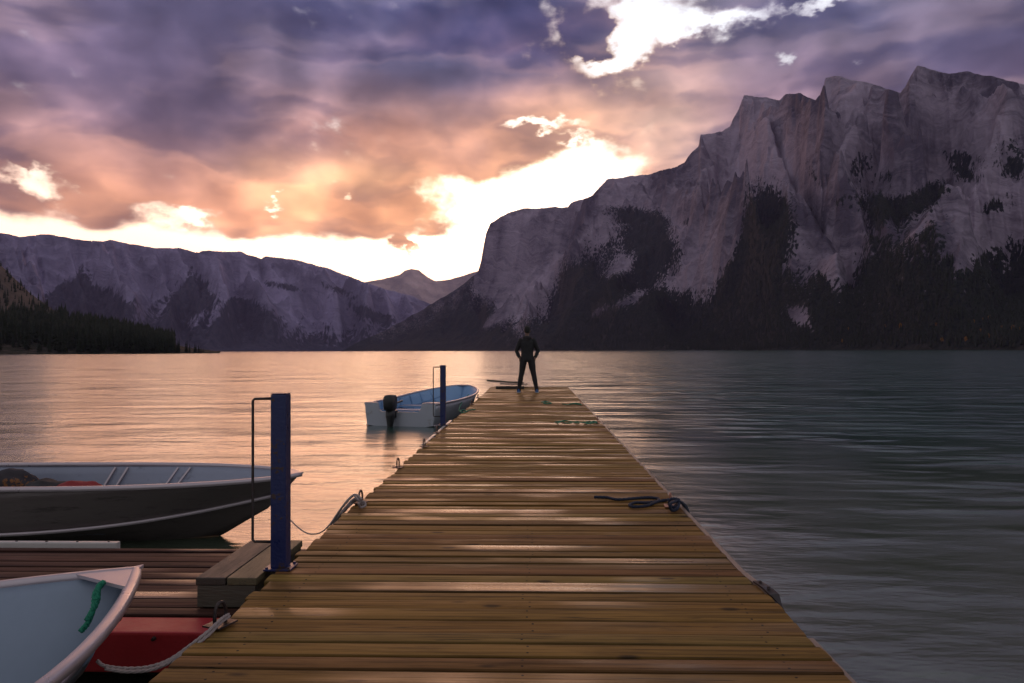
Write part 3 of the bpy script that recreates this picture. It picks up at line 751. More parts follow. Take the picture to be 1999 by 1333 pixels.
for xs in (-1.17, 0.98):
    bm = bmesh.new(); box(bm, (xs - 0.03, -3.4, 0.18), (xs + 0.03, YEND - 0.03, 0.405), 0.004); under(obj('side_beam', bm, M['dark_timber'], dock))
bm = bmesh.new(); box(bm, (-1.13, YEND - 0.09, 0.18), (0.94, YEND - 0.032, 0.402), 0.004); under(obj('end_beam', bm, M['dark_timber'], dock))
for yy in np.arange(-2.4, 23, 3.2):
    bm = bmesh.new(); box(bm, (-1.05, yy - 0.9, -0.18), (0.86, yy + 0.9, 0.175), 0.03); under(obj('float', bm, M['black_plastic'], dock))
bm = bmesh.new()
p0, p1 = atz(826, 868, DECK), atz(868, 828, DECK)
sweep(bm, catmull([(-1.352, p0.y, 0.43), (-1.356, (p0.y + p1.y) / 2, 0.428), (-1.352, p1.y + 0.6, 0.43)], 8), rect(0.035, 0.055)); under(obj('bumper_strip', bm, M['white_plastic'], dock))

# ------------------------------------------------------------------ low landing stage on the left
low = thing('landing_stage', 'low dark landing stage with red edge beam between the aluminium boats', 'dock', (-3.6, 4.25, 0))
def lunder(o): o.location = o.location - low.location; return o
lunder(planks('deck', low, 3.655, 4.90, -6.6, -1.405, LOW, M['low_deck'], (0.095, 0.135), 0.010, 9, 0.02, 0.012, 0.004))
bm = bmesh.new(); box(bm, (-6.55, 3.445, 0.095), (-1.375, 3.650, 0.284), 0.012)
eb = lunder(obj('edge_beam', bm, M['red_paint'], low))
for px in (300, 120):
    q = atd(px, 1247, 3.44); bm = bmesh.new()
    bmesh.ops.create_cone(bm, cap_ends=True, segments=10, radius1=0.011, radius2=0.008, depth=0.018, matrix=Matrix.Translation((q.x, 3.437, q.z)) @ Matrix.Rotation(R(90), 4, 'X'))
    o = obj('bolt', bm, M['dark_steel'], eb)
bm = bmesh.new(); box(bm, (-6.5, 4.905, 0.255), (-2.79, 4.955, 0.322), 0.008)
gs = lunder(obj('edge_strip', bm, M['white_plastic'], low))
for sx in np.arange(-4.75, -2.8, 0.21):
    bm = bmesh.new(); bmesh.ops.create_cone(bm, cap_ends=True, segments=8, radius1=0.009, radius2=0.007, depth=0.006, matrix=Matrix.Translation((sx, 4.93 + 0.006 * math.sin(sx * 37), 0.3245)))
    obj('screw', bm, M['dark_steel'], gs)
bm = bmesh.new(); box(bm, (-6.5, 3.70, 0.02), (-1.5, 4.80, 0.248), 0.01); lunder(obj('float', bm, M['black_plastic'], low))

# ------------------------------------------------------------------ timber step between the two
st = thing('timber_step', 'grey two plank timber step box beside the nearer blue post', 'step', (-1.56, 4.12, LOW))
y0, y1 = 3.745, 4.50
for (a, b_, mt, yy) in ((-1.722, -1.568, M['grey_timber'], 0), (-1.560, -1.408, M['pale_timber'], 0.0)):
    bm = bmesh.new(); box(bm, (a, y0, DECK - 0.040), (b_, y1, DECK - 0.001), 0.006)
    o = obj('top_board', bm, material('step_board', (0.060, 0.046, 0.036) if a < -1.6 else (0.125, 0.098, 0.052), 0.6, 0, 0.45, 3.0, (0.03, 0.022, 0.018), 0.004, stretch=(7, 1, 7), thresh=(0.52, 0.7)), st); o.location = o.location - st.location
for (lo, hi) in (((-1.715, y0 + 0.004, LOW + 0.008), (-1.416, y0 + 0.042, DECK - 0.042)), ((-1.715, y1 - 0.042, LOW + 0.008), (-1.416, y1 - 0.004, DECK - 0.042)),
                 ((-1.715, y0 + 0.045, LOW + 0.008), (-1.677, y1 - 0.045, DECK - 0.042)), ((-1.454, y0 + 0.045, LOW + 0.008), (-1.416, y1 - 0.045, DECK - 0.042))):
    bm = bmesh.new(); box(bm, lo, hi, 0.004); o = obj('side_board', bm, M['cross_timber'], st); o.location = o.location - st.location

# ------------------------------------------------------------------ blue steel posts
def post(px, py, label):
    b = atz(px, py, DECK); b.z = DECK + 0.004
    t = thing('steel_post', label, 'post', b, 0, 'blue posts along the dock edge')
    return t, b
t, b0 = post(548, 1110, 'tall blue steel post beside the timber step, nearer the camera')
bm = bmesh.new(); box(bm, (-0.041, -0.041, 0.010), (0.041, 0.041, 0.918), 0.005); obj('tube', bm, M['blue_paint'], t)
bm = bmesh.new(); box(bm, (-0.072, -0.065, 0), (0.072, 0.065, 0.010), 0.002)
for sx in (-1, 1):
    for sy in (-1, 1): bmesh.ops.create_cone(bm, cap_ends=True, segments=6, radius1=0.008, radius2=0.008, depth=0.010, matrix=Matrix.Translation((sx * .057, sy * .052, 0.0145)))
obj('base_plate', bm, M['blue_paint'], t)
bm = bmesh.new(); box(bm, (-0.039, -0.039, 0.919), (0.039, 0.039, 0.924), 0.001); obj('cap', bm, M['blue_paint'], t)
bm = bmesh.new()
pts = [(-0.041, 0, 0.895), (-0.141, 0, 0.893), (-0.150, 0, 0.882), (-0.150, 0, 0.150), (-0.141, 0, 0.139), (-0.041, 0, 0.137)]
sweep(bm, [Vector(p) for p in pts], circle(0.0075, 8), up=Vector((0, 1, 0)))
obj('guide_rod', bm, M['dark_steel'], t, True)
b2 = atz(865, 831, DECK); b2.z = DECK + 0.004
dup(t, b2, 0, 'blue steel post standing beside the moored motor boat, farther down the dock')

# ------------------------------------------------------------------ mooring rings
def ring(px, py, label, rot, first=None, mt=None):
    p = atz(px, py, DECK); p.z = DECK + 0.007
    if first is not None and mt is None: return dup(first, p, rot, label)
    t = thing('mooring_ring', label, 'mooring ring', p, rot, 'mooring rings along the dock edge')
    bm = bmesh.new(); box(bm, (-0.055, -0.045, 0), (0.055, 0.045, 0.007), 0.002); obj('plate', bm, mt or M['steel_red'], t)
    bm = bmesh.new(); tube(bm, [(-0.030, 0, 0.007), (-0.032, 0, 0.045), (-0.022, 0, 0.078), (0, 0, 0.092), (0.022, 0, 0.078), (0.032, 0, 0.045), (0.030, 0, 0.007)], 0.0075, 8, 6)
    obj('loop', bm, mt or M['steel_red'], t, True)
    return t
r0 = ring(430, 1222, 'rusty U shaped mooring ring with white lines at the near left corner', R(70), None, M['dark_steel'])
rA = ring(777, 914, 'bare rusty mooring ring on the left edge, nearest to the white lines', R(80), None, M['steel_red'])
ring(828, 873, 'rusty mooring ring at the near end of the pale bumper strip', R(80), rA)
ring(853, 846, 'rusty mooring ring just in front of the farther blue post', R(80), rA)
ring(921, 790, 'small mooring ring on the left edge beside the motor boat bow', R(80), rA)
ring(933, 777, 'last mooring ring on the left edge before the loose boards', R(80), rA)
rW = ring(704, 983, 'mooring ring on the left edge wrapped in white lines', R(80), rA)
rB = ring(1309, 990, 'orange mooring ring under the knotted dark blue rope', R(85), None, M['orange_steel'])
ring(1166, 826, 'orange mooring ring at the end of the long green rope', R(85), rB)
ring(1133, 790, 'orange mooring ring at the right edge by the farther green rope', R(85), rB)

# ------------------------------------------------------------------ ropes
def line(name, label, cat, strands, r, mt, group=None):
    bm = bmesh.new()
    for s in strands: rope(bm, s, r)
    return tag(obj(name, bm, mt, None, True), label, cat, group)
def on_deck(pts, z=0.012): return [atz(x, y, DECK + z) for x, y in pts]
line('blue_rope', 'dark blue rope lying slack across the deck to a knot on the right', 'rope', [
    on_deck([(1160, 970), (1185, 971), (1205, 975), (1235, 973), (1262, 971), (1283, 973), (1284, 978), (1262, 981), (1240, 981), (1229, 985), (1236, 989), (1262, 987), (1283, 979), (1300, 976)], 0.013),
    [Vector((p.x, p.y, p.z)) for p in on_deck([(1300, 976), (1312, 974), (1320, 980), (1316, 990), (1306, 985)], 0.03)],
    [atz(1306, 985, DECK + .03), atz(1310, 974, DECK + .075), atz(1325, 976, DECK + .06), atz(1322, 992, DECK + .03), atz(1312, 996, DECK + .02), atz(1308, 983, DECK + .07), atz(1326, 978, DECK + .05), atz(1338, 990, DECK - .02), atz(1343, 998, DECK - .10)],
    [atz(1318, 977, DECK + .06), atz(1330, 980, DECK + .05), atz(1340, 990, DECK - .04), atz(1344, 1002, DECK - .14)]], 0.0115, M['blue_rope'])
line('green_rope', 'long green and black rope lying across the deck', 'rope', [
    on_deck([(1083, 824), (1095, 822), (1108, 826), (1125, 823), (1140, 825), (1150, 822), (1166, 826)], 0.012), on_deck([(1088, 826), (1100, 821), (1116, 823), (1130, 826)], 0.024),
    on_deck([(1138, 823), (1148, 827), (1158, 822), (1165, 824), (1152, 826), (1140, 824)], 0.026)], 0.009, M['green_rope'], 'green ropes lying on the dock')
line('green_rope', 'small green rope coil on the deck in front of the man', 'rope', [on_deck([(1057, 785), (1064, 783), (1072, 785), (1076, 787), (1066, 788), (1061, 786), (1070, 784)], 0.015)], 0.011, M['green_rope'], 'green ropes lying on the dock')
line('green_rope', 'green rope at the right edge, farther than the long one', 'rope', [on_deck([(1098, 788), (1108, 790), (1118, 788), (1128, 789), (1135, 790), (1126, 787), (1112, 788.5)], 0.015)], 0.010, M['green_rope'], 'green ropes lying on the dock')
line('green_rope', 'green mooring line at the left edge by the motor boat bow', 'rope', [
    on_deck([(928, 799), (918, 800), (910, 802), (904, 800), (898, 803), (906, 805), (914, 801)], 0.015),
    [atz(904, 800, DECK + .02), atz(900, 801, DECK - .01), atd(896, 800, 15.6), atd(902, 785, 17.0), atd(915, 770, 19.0)]], 0.010, M['green_rope'], 'green ropes lying on the dock')
line('white_line', 'bundle of white lines hanging over the left edge from a ring', 'rope', [
    [atz(708, 980, DECK + .05), atz(697, 972, DECK + .06), atz(684, 980, DECK + .02), atz(668, 1000, DECK - .04), atz(655, 1018, DECK - .13), atz(650, 1030, DECK - .22)],
    [atz(706, 982, DECK + .04), atz(694, 974, DECK + .05), atz(680, 985, DECK + .0), atz(664, 1004, DECK - .07), atz(652, 1022, DECK - .2)],
    [atz(708, 984, DECK + .03), atz(700, 977, DECK + .04), atz(690, 980, DECK + .02), atz(672, 998, DECK - .04), atz(658, 1014, DECK - .12)],
    [atz(706, 975, DECK + .07), atz(692, 966, DECK + .09), atz(672, 985, DECK + .02), atz(656, 1008, DECK - .08), atz(645, 1026, DECK - .16)],
    [atz(710, 978, DECK + .04), atz(713, 986, DECK + .02), atz(704, 990, DECK + .02), atz(700, 982, DECK + .06)]], 0.0095, M['white_rope'])
line('mooring_line', 'thin grey mooring line sagging from the left edge to the dark boat', 'rope', [
    [atz(700, 976, DECK + .07), atz(686, 968, DECK + .08), atd(660, 1000, 5.45), atd(640, 1028, 5.35), atd(622, 1041, 5.45), atd(600, 1041, 5.65), atd(580, 1028, 5.85), atd(565, 1013, 6.0), atd(552, 1000, 6.2)]], 0.0055, M['white_rope'])
line('mooring_line', 'pale double mooring line curving from the near ring down to the near boat', 'rope', [
    [atd(446, 1199, 3.12), atd(432, 1208, 3.05), atd(405, 1233, 2.96), atd(368, 1262, 2.9), atd(330, 1288, 2.84), atd(290, 1302, 2.78), atd(245, 1305, 2.72), atd(205, 1300, 2.68), atd(190, 1290, 2.66)],
    [atd(448, 1203, 3.12), atd(430, 1216, 3.04), atd(404, 1242, 2.95), atd(366, 1272, 2.88), atd(330, 1294, 2.82), atd(292, 1308, 2.76), atd(245, 1311, 2.7), atd(205, 1305, 2.66)],
    [atd(440, 1205, 3.10), atd(418, 1225, 3.0), atd(380, 1258, 2.92), atd(346, 1282, 2.85), atd(310, 1300, 2.8)]], 0.0068, M['white_rope'])

# ------------------------------------------------------------------ boards left at the end of the dock
bm = bmesh.new()
a, b_ = atz(968, 759.0, DECK), atz(1023, 760.5, DECK)
box(bm, (a.x, a.y - 0.10, DECK + 0.006), (b_.x, a.y + 0.10, DECK + 0.085), 0.006); tag(obj('loose_board', bm, M['dark_timber']), 'dark thick board lying flat behind the standing man', 'board')
bm = bmesh.new()
a = atz(985, 756.0, DECK)
box(bm, (-0.42, -0.26, 0), (0.42, 0.26, 0.030), 0.004, Matrix.Translation((a.x + 0.3, a.y + 0.0, DECK + 0.088)) @ Matrix.Rotation(R(-4), 4, 'Z') @ Matrix.Rotation(R(2), 4, 'Y'))
tag(obj('loose_board', bm, M['pale_timber']), 'pale flat panel lying on the dark board at the dock end', 'board')
bm = bmesh.new()
sweep(bm, [Vector((-1.47, 23.42, DECK + 0.21)), Vector((-0.9, 23.3, DECK + 0.17)), Vector((-0.30, 23.18, DECK + 0.135))], rect(0.045, 0.05))
tag(obj('timber_batten', bm, M['cross_timber']), 'long narrow batten sticking out over the left corner of the dock end', 'board')
# ------------------------------------------------------------------ open aluminium boats
def boat_curves(L, B, zg0, zg1, bluff, rake, keel, zc0=0.135, box_=0.84):
    p, start, pw_ = bluff
    def bg(s): return B / 2 * (0.93 + 0.07 * math.sin(min(1, s / 0.5) * math.pi / 2)) * max(0.0, 1 - max(0, (s - start) / (1 - start)) ** p) ** pw_
    def zg(s): return zg0 + (zg1 - zg0) * max(0, (s - 0.15) / 0.85) ** 2.0
    def bc(s): return bg(s) * (box_ - 0.42 * max(0, (s - 0.45) / 0.55) ** 1.4)
    def zc(s): return zc0 + (zg1 * 0.70 - zc0) * max(0, (s - 0.40) / 0.60) ** 1.9
    def zk(s): return keel + (zg1 * 0.45 - keel) * max(0, (s - 0.72) / 0.28) ** 2.4
    def pt(s, side, part):
        """part 0 keel, 1 chine, 2 gunwale"""
        z = (zk, zc, zg)[part](s); y = (lambda q: 0.0, bc, bg)[part](s) * side
        back = rake * (1 - z / zg(s)) * max(0, (s - 0.55) / 0.45) ** 2.5
        return Vector((s * L - back, y, z))
    return pt
def make_boat(label, loc, rotz, L, B, zg0, zg1, bluff, rake, outer, inner, thwarts, notch=0.0, keel=-0.12, group='open aluminium boats', rim=None, rimw=0.045, zc0=0.135, box_=0.84, knees=()):
    rim = rim or M['alloy_rim']
    t = thing('rowing_boat', label, 'boat', loc, rotz, group)
    pt = boat_curves(L, B, zg0, zg1, bluff, rake, keel, zc0, box_)
    ss = [1 - (1 - i / 40) ** 1.35 for i in range(41)]
    # shell
    V = []; Fc = []; rows = []
    for s in ss:
        row = []
        for side in (1, -1):
            k, c, g = pt(s, side, 0), pt(s, side, 1), pt(s, side, 2)
            seq = [g, g.lerp(c, .25) + Vector((0, side * 0.012 * (1 - s), 0)), g.lerp(c, .5) + Vector((0, side * 0.016 * (1 - s), 0)), g.lerp(c, .75) + Vector((0, side * 0.01 * (1 - s), 0)), c, c.lerp(k, .33), c.lerp(k, .66)]
            if side == 1: row += seq + [k]
            else: row += seq[::-1]
        rows.append([len(V) + i for i in range(len(row))]); V += [tuple(v) for v in row]
    for A, B_ in zip(rows, rows[1:]):
        for j in range(len(A) - 1): Fc.append((A[j], A[j + 1], B_[j + 1], B_[j]))
    o = obj('hull', (V, [], Fc), [outer, inner, outer], t, True)
    so = o.modifiers.new('wall', 'SOLIDIFY'); so.thickness = 0.016; so.offset = -1; so.material_offset = 1; so.material_offset_rim = 2
    so.use_even_offset = False
    bm = bmesh.new(); bm.from_mesh(o.data); bmesh.ops.recalc_face_normals(bm, faces=bm.faces)
    mid = sum((f.normal.dot(f.calc_center_median() - Vector((L / 2, 0, zg0 + 0.6))) for f in bm.faces))
    if mid < 0: bmesh.ops.reverse_faces(bm, faces=bm.faces)
    bm.to_mesh(o.data); bm.free()
    # gunwale rail right round the bow, spray strake on each side
    path = [pt(s, 1, 2) for s in ss] + [pt(s, -1, 2) for s in ss[::-1]][1:]
    path = [p for i, p in enumerate(path) if i == 0 or (p - path[i - 1]).length > 0.004]
    bm = bmesh.new(); sweep(bm, [p + Vector((0, 0, 0.004)) for p in path], [(-rimw / 2, -0.018), (rimw / 2, -0.018), (rimw / 2, 0.008), (rimw / 4, 0.018), (-rimw / 4, 0.018), (-rimw / 2, 0.008)])
    obj('gunwale', bm, rim, t, True)
    for side in (1, -1):
        bm = bmesh.new(); sweep(bm, [pt(s, side, 1) + Vector((0, side * 0.012, 0.0)) for s in ss if s < 0.985], [(-0.016, -0.013), (0.016, -0.013), (0.016, 0.013), (-0.016, 0.013)])
        obj('spray_strake', bm, rim, t, True)
    # transom with its cut-out
    y1, z1, yc, zc_ = pt(0, 1, 2).y, pt(0, 1, 2).z, pt(0, 1, 1).y, pt(0, 1, 1).z
    out = [(-y1, z1), (-y1 * 0.62, z1 + 0.01)]
    if notch: out += [(-y1 * 0.58, z1 - notch * 0.75), (-y1 * 0.50, z1 - notch), (y1 * 0.50, z1 - notch), (y1 * 0.58, z1 - notch * 0.75)]
    out += [(y1 * 0.62, z1 + 0.01), (y1, z1), (yc, zc_), (0, keel), (-yc, zc_)]
    bm = bmesh.new(); a = [bm.verts.new((-0.022, y, z)) for y, z in out]; b = [bm.verts.new((0.022, y, z)) for y, z in out]
    bm.faces.new(a); bm.faces.new(b[::-1])
    for i in range(len(out)): bm.faces.new((a[i], b[i], b[(i + 1) % len(out)], a[(i + 1) % len(out)]))
    obj('transom', bm, M['alloy_light'] if notch else outer, t)
    for side in (1, -1):
        bm = bmesh.new(); v = [bm.verts.new((x, y * side, z1 + 0.014)) for x, y in ((0.0, y1 - 0.01), (0.0, y1 * 0.62), (0.26, y1 - 0.01))]
        f = bm.faces.new(v); e = bmesh.ops.extrude_face_region(bm, geom=[f]); bmesh.ops.translate(bm, vec=(0, 0, 0.012), verts=[q for q in e['geom'] if isinstance(q, bmesh.types.BMVert)])
        obj('corner_knee', bm, rim, t)
    # bow plate
    sb = 0.925
    while pt(sb, 1, 2).y > 0.20: sb += 0.005
    seq = [pt(s, 1, 2) for s in np.linspace(sb, 1.0, 7)][:-1] + [pt(1.0, 1, 2) + Vector((0.035, 0, 0.004))] + [pt(s, -1, 2) for s in np.linspace(1.0, sb, 7)][1:]
    bm = bmesh.new(); top = [bm.verts.new(p + Vector((0, 0, 0.020))) for p in seq]; lowv = [bm.verts.new(p + Vector((0, 0, 0.006))) for p in seq]
    bm.faces.new(top); bm.faces.new(lowv[::-1]); k = len(seq)
    for i in range(k): bm.faces.new((top[i], lowv[i], lowv[(i + 1) % k], top[(i + 1) % k]))
    obj('bow_plate', bm, rim, t)
    # floor, ribs, seats
    bm = bmesh.new(); zf = 0.10
    fl = [(s * L - 0.02, min(pt(s, 1, 1).y * 0.80, 0.62)) for s in np.linspace(0.015, 0.66, 14)]
    va = [bm.verts.new((x, y, zf)) for x, y in fl]; vb = [bm.verts.new((x, -y, zf)) for x, y in fl]
    for i in range(len(fl) - 1): bm.faces.new((va[i], vb[i], vb[i + 1], va[i + 1]))
    obj('floor', bm, inner, t)
    for s in (knees or (0.2, 0.33, 0.46, 0.59, 0.70, 0.80)):
        for side in (1, -1):
            lean = 0.034 if knees else 0.0
            g, c = pt(s + lean, side, 2), pt(s, side, 1)
            inn = Vector((0, -side, 0))
            bm = bmesh.new(); sweep(bm, [g + inn * 0.034 + Vector((0, 0, -0.022)), g.lerp(c, 0.5) + inn * 0.036, c.lerp(g, 0.15) + inn * 0.045], rect(0.022, 0.016), up=Vector((1, 0, 0)))
            obj('rib', bm, rim if knees else inner, t)
    for side in (1, -1):
        bm = bmesh.new(); sweep(bm, [pt(q, side, 2).lerp(pt(q, side, 1), 0.62) + Vector((0, -side * 0.036, 0.004)) for q in np.linspace(0.02, 0.86, 26)], rect(0.010, 0.014)); obj('side_seam', bm, inner, t, True)
    for s, w in thwarts:
        y = pt(s, 1, 2).lerp(pt(s, 1, 1), 0.60).y - 0.040; z = zg0 * 0.62
        bm = bmesh.new(); box(bm, (s * L - w / 2, -y, z - 0.03), (s * L + w / 2, y, z), 0.008); th = obj('thwart', bm, inner, t)
        for sx in (-1, 1):
            bm = bmesh.new(); sweep(bm, [Vector((s * L + sx * (w / 2 - 0.01), -y, z + 0.006)), Vector((s * L + sx * (w / 2 - 0.01), y, z + 0.006))], rect(0.022, 0.010)); obj('edge_trim', bm, rim, th)
    # bow eye
    p = pt(1.0, 1, 0).lerp(pt(1.0, 1, 2), 0.55); bm = bmesh.new()
    tube(bm, [p + Vector((0.0, 0, 0.03)), p + Vector((0.03, 0, 0.025)), p + Vector((0.036, 0, 0)), p + Vector((0.03, 0, -0.025)), p + Vector((0, 0, -0.03))], 0.006, 6, 5); obj('bow_eye', bm, M['dark_steel'], t, True)
    return t, pt

# the motor boat moored to the dock, bow away from us
bow, stern = atd(905, 757, 19.75), atd(781, 832, 15.7)
ang = math.atan2(bow.y - stern.y, bow.x - stern.x)
mb, mpt = make_boat('pale motor boat with light blue inside and black outboard, moored along the dock', (stern.x, stern.y, 0), ang, math.hypot(bow.x - stern.x, bow.y - stern.y), 1.74, 0.475, 0.68,
                    (2.5, 0.42, 0.62), 0.35, M['alloy_light'], M['sky_inside'], [(0.16, 0.30), (0.45, 0.30), (0.72, 0.30)], notch=0.17, keel=-0.08, zc0=0.02, box_=0.93)
mo = obj('outboard_motor', bmesh.new(), M['black_plastic'], mb)   # clamp bracket first, the rest are its pieces
mo.location = (-0.05, 0.14, 0.0)
bm = bmesh.new(); box(bm, (-0.03, -0.07, 0.18), (0.10, 0.07, 0.335), 0.012); box(bm, (-0.10, -0.05, 0.20), (-0.02, 0.05, 0.36), 0.012)
bm.to_mesh(mo.data); bm.free()
def loft(bm, rings, caps=True):
    R_ = [[bm.verts.new(p) for p in r] for r in rings]; n = len(R_[0])
    for A, B_ in zip(R_, R_[1:]):
        for j in range(n): bm.faces.new((A[j], A[(j + 1) % n], B_[(j + 1) % n], B_[j]))
    if caps: bm.faces.new(R_[0][::-1]); bm.faces.new(R_[-1])
def super_ring(cx, cy, z, rx, ry, n=20, p=3.0):
    out = []
    for i in range(n):
        a = 2 * math.pi * i / n; c, s = math.cos(a), math.sin(a)
        out.append((cx + rx * math.copysign(abs(c) ** (2 / p), c), cy + ry * math.copysign(abs(s) ** (2 / p), s), z))
    return out
bm = bmesh.new(); loft(bm, [super_ring(-0.14, 0, z, rx, ry) for z, rx, ry in ((0.34, .10, .075), (0.37, .16, .105), (0.44, .18, .118), (0.56, .185, .120), (0.63, .17, .112), (0.668, .135, .09), (0.680, .07, .05))])
obj('cowling', bm, M['black_plastic'], mo, True)
bm = bmesh.new(); loft(bm, [super_ring(cx, 0, z, rx, ry, 16, 2.4) for z, cx, rx, ry in ((0.35, -.13, .12, .095), (0.22, -.13, .11, .085), (0.05, -.14, .085, .06), (-0.10, -.15, .085, .04), (-0.25, -.16, .06, .03))])
obj('drive_leg', bm, M['black_plastic'], mo, True)
bm = bmesh.new(); loft(bm, [super_ring(-0.16, 0, -0.075, .16, .10, 16, 2.4), super_ring(-0.16, 0, -0.065, .16, .10, 16, 2.4)]); obj('splash_plate', bm, M['black_plastic'], mo)
bm = bmesh.new(); tube(bm, [(-0.02, 0, 0.44), (0.15, 0.02, 0.47), (0.42, 0.03, 0.49), (0.56, 0.035, 0.50)], 0.022, 8, 6); obj('tiller', bm, M['black_plastic'], mo, True)

# the dark boat lying behind the landing stage, bow to the right
bw = atd(584, 931, 6.38)
db, dpt = make_boat('dark grey aluminium boat with blue grey inside, lying behind the landing stage', (bw.x - 4.35, bw.y - 0.02, 0), R(0.4), 4.35, 1.30, 0.515, 0.530, (3.2, 0.42, 0.70), 0.50,
                    M['alloy_dark'], M['grey_inside'], [(0.14, 0.30), (0.47, 0.24), (0.66, 0.24)], keel=-0.14, rimw=0.05, knees=(0.517, 0.545, 0.66, 0.688))
def bundle(name, label, loc, size, mt, seed, group=None):
    bm = bmesh.new(); bmesh.ops.create_icosphere(bm, subdivisions=4, radius=1)
    for v in bm.verts:
        c = v.co.copy(); k = 1 + 0.28 * float(fbm(np.array(c.x * 1.7 + seed), np.array(c.y * 1.7 + c.z * 1.3), 4))
        v.co = Vector((c.x * size[0] * k, c.y * size[1] * k, max(c.z, -0.5) * size[2] * k))
    o = obj(name, bm, mt, None, True, loc); return tag(o, label, 'gear', group)
bx = bw.x - 4.35
bundle('gear_bundle', 'red gear bundle lying between two seats of the dark boat', (bx + 2.34, bw.y + 0.14, 0.30), (0.26, 0.20, 0.15), material('red_cloth', (0.26, 0.020, 0.022), 0.8, 0, 0.4, 5), 1)
bundle('gear_bundle', 'black gear bag lying beside the red bundle in the dark boat', (bx + 2.02, bw.y + 0.16, 0.29), (0.24, 0.20, 0.17), material('black_cloth', (0.022, 0.018, 0.020), 0.8, 0, 0.4, 5), 4)
bundle('gear_bundle', 'yellow gear bundle near the stern of the dark boat', (bx + 1.40, bw.y + 0.02, 0.30), (0.40, 0.18, 0.15), material('yellow_cloth', (0.28, 0.16, 0.03), 0.8, 0, 0.4, 5), 7)
bundle('gear_bundle', 'heaped orange and dark jackets in the left part of the dark boat', (bx + 1.60, bw.y + 0.30, 0.36), (0.26, 0.12, 0.17), material('mixed_cloth', (0.035, 0.028, 0.035), 0.8, 0, 0.4, 5, (0.22, 0.09, 0.03), thresh=(0.55, 0.6)), 9)

# the near boat, bow up at the landing stage
bowp = atd(266, 1116, 3.20)
hd = R(62)
LN = 4.1
nb, npt = make_boat('near boat with pale blue inside and broad grey rim, its bow pointing up the dock', (bowp.x - math.cos(hd) * LN, bowp.y - math.sin(hd) * LN, 0), hd, LN, 1.70, 0.51, bowp.z, (2.1, 0.66, 1.0), 0.42,
                    material('alloy_blue_grey', (0.25, 0.27, 0.31), 0.4, 0.4, 0.15, 5.0), M['blue_inside'], [(0.16, 0.30), (0.42, 0.26), (0.66, 0.26)], rimw=0.046)
line('green_rope', 'green rope hanging inside the near boat from its bow plate', 'rope', [
    [atd(203, 1136, 3.02), atd(192, 1146, 3.00), atd(190, 1170, 2.98), atd(180, 1195, 2.96), atd(172, 1215, 2.95), atd(158, 1232, 2.93)],
    [atd(199, 1140, 3.02), atd(186, 1158, 2.99), atd(183, 1185, 2.97), atd(170, 1210, 2.95)]], 0.012, M['green_rope'])
# ------------------------------------------------------------------ the man at the end of the dock, seen from behind
def limb(bm, pts, n=14):
    """tapered round limb through (x, y, z, rx, ry)"""
    path = [Vector(p[:3]) for p in pts]; rings = []
    for i, p in enumerate(pts):
        t = (path[min(i + 1, len(path) - 1)] - path[max(i - 1, 0)]).normalized()
        u = Vector((0, 1, 0)) if abs(t.y) < 0.9 else Vector((0, 0, 1))
        s = t.cross(u).normalized(); w = s.cross(t).normalized()
        rx = p[3]; ry = p[4] if len(p) > 4 else p[3]
        rings.append([tuple(path[i] + s * rx * math.cos(2 * math.pi * k / n) + w * ry * math.sin(2 * math.pi * k / n)) for k in range(n)])
    loft(bm, rings)
def fused(name, bm, mt, parent, vox, smooth_it=6):
    o = obj(name, bm, mt, parent, True)
    rm = o.modifiers.new('fuse', 'REMESH'); rm.mode = 'VOXEL'; rm.voxel_size = vox; rm.use_smooth_shade = True
    sm = o.modifiers.new('soften', 'SMOOTH'); sm.factor = 0.5; sm.iterations = smooth_it
    return o
pm = atz(1029.5, 766.5, DECK); pm.z = DECK + 0.004
man = thing('person', 'man in dark hooded jacket and blue shoes standing with hands at his hips', 'person', pm, 0)
skin = material('skin', (0.20, 0.11, 0.08), 0.5, 0, 0.1, 10)
jack = material('jacket_cloth', (0.012, 0.011, 0.013), 0.75, 0, 0.3, 14, None, 0.004)
trou = material('trouser_cloth', (0.017, 0.013, 0.014), 0.8, 0, 0.3, 14, None, 0.004)
K = 1.81
def body_parts(bm, g):
    """g: how much wider than the skin"""
    pass
sgn = (-1, 1)
FOOT = {-1: (-0.235, 0.02), 1: (0.255, -0.03)}
HIP = {-1: (-0.095, 0.92), 1: (0.095, 0.92)}
KNEE = {-1: (-0.158, 0.50), 1: (0.172, 0.50)}
def leg_pts(s, g):
    fx, fy = FOOT[s]; hx, hz = HIP[s]; kx, kz = KNEE[s]
    return [(hx, 0, hz + 0.04, .088 + g, .098 + g), (hx + (kx - hx) * .35, -0.005, .78, .084 + g, .09 + g), (hx + (kx - hx) * .75, 0.0, .60, .066 + g, .070 + g), (kx, 0.0, kz, .056 + g, .060 + g),
            (kx + (fx - kx) * .35, 0.0 + fy * .4, .36, .056 + g, .060 + g), (kx + (fx - kx) * .75, fy * .8, .19, .042 + g, .046 + g), (fx * .985, fy, .08, .037 + g, .044 + g)]
SH, EL, WR = (0.168, 0.0, 1.425), (0.292, 0.035, 1.135), (0.205, -0.045, 0.925)
def arm_pts(s, g):
    a, b, c = (Vector((q[0] * s, q[1], q[2])) for q in (SH, EL, WR))
    m1, m2 = a.lerp(b, .5), b.lerp(c, .5)
    return [(*(a + Vector((-0.03 * s, 0, 0.01))), .060 + g), (*a, .058 + g), (*m1, .050 + g), (*b, .042 + g), (*m2, .040 + g), (*c, .029 + g)]
bm = bmesh.new()
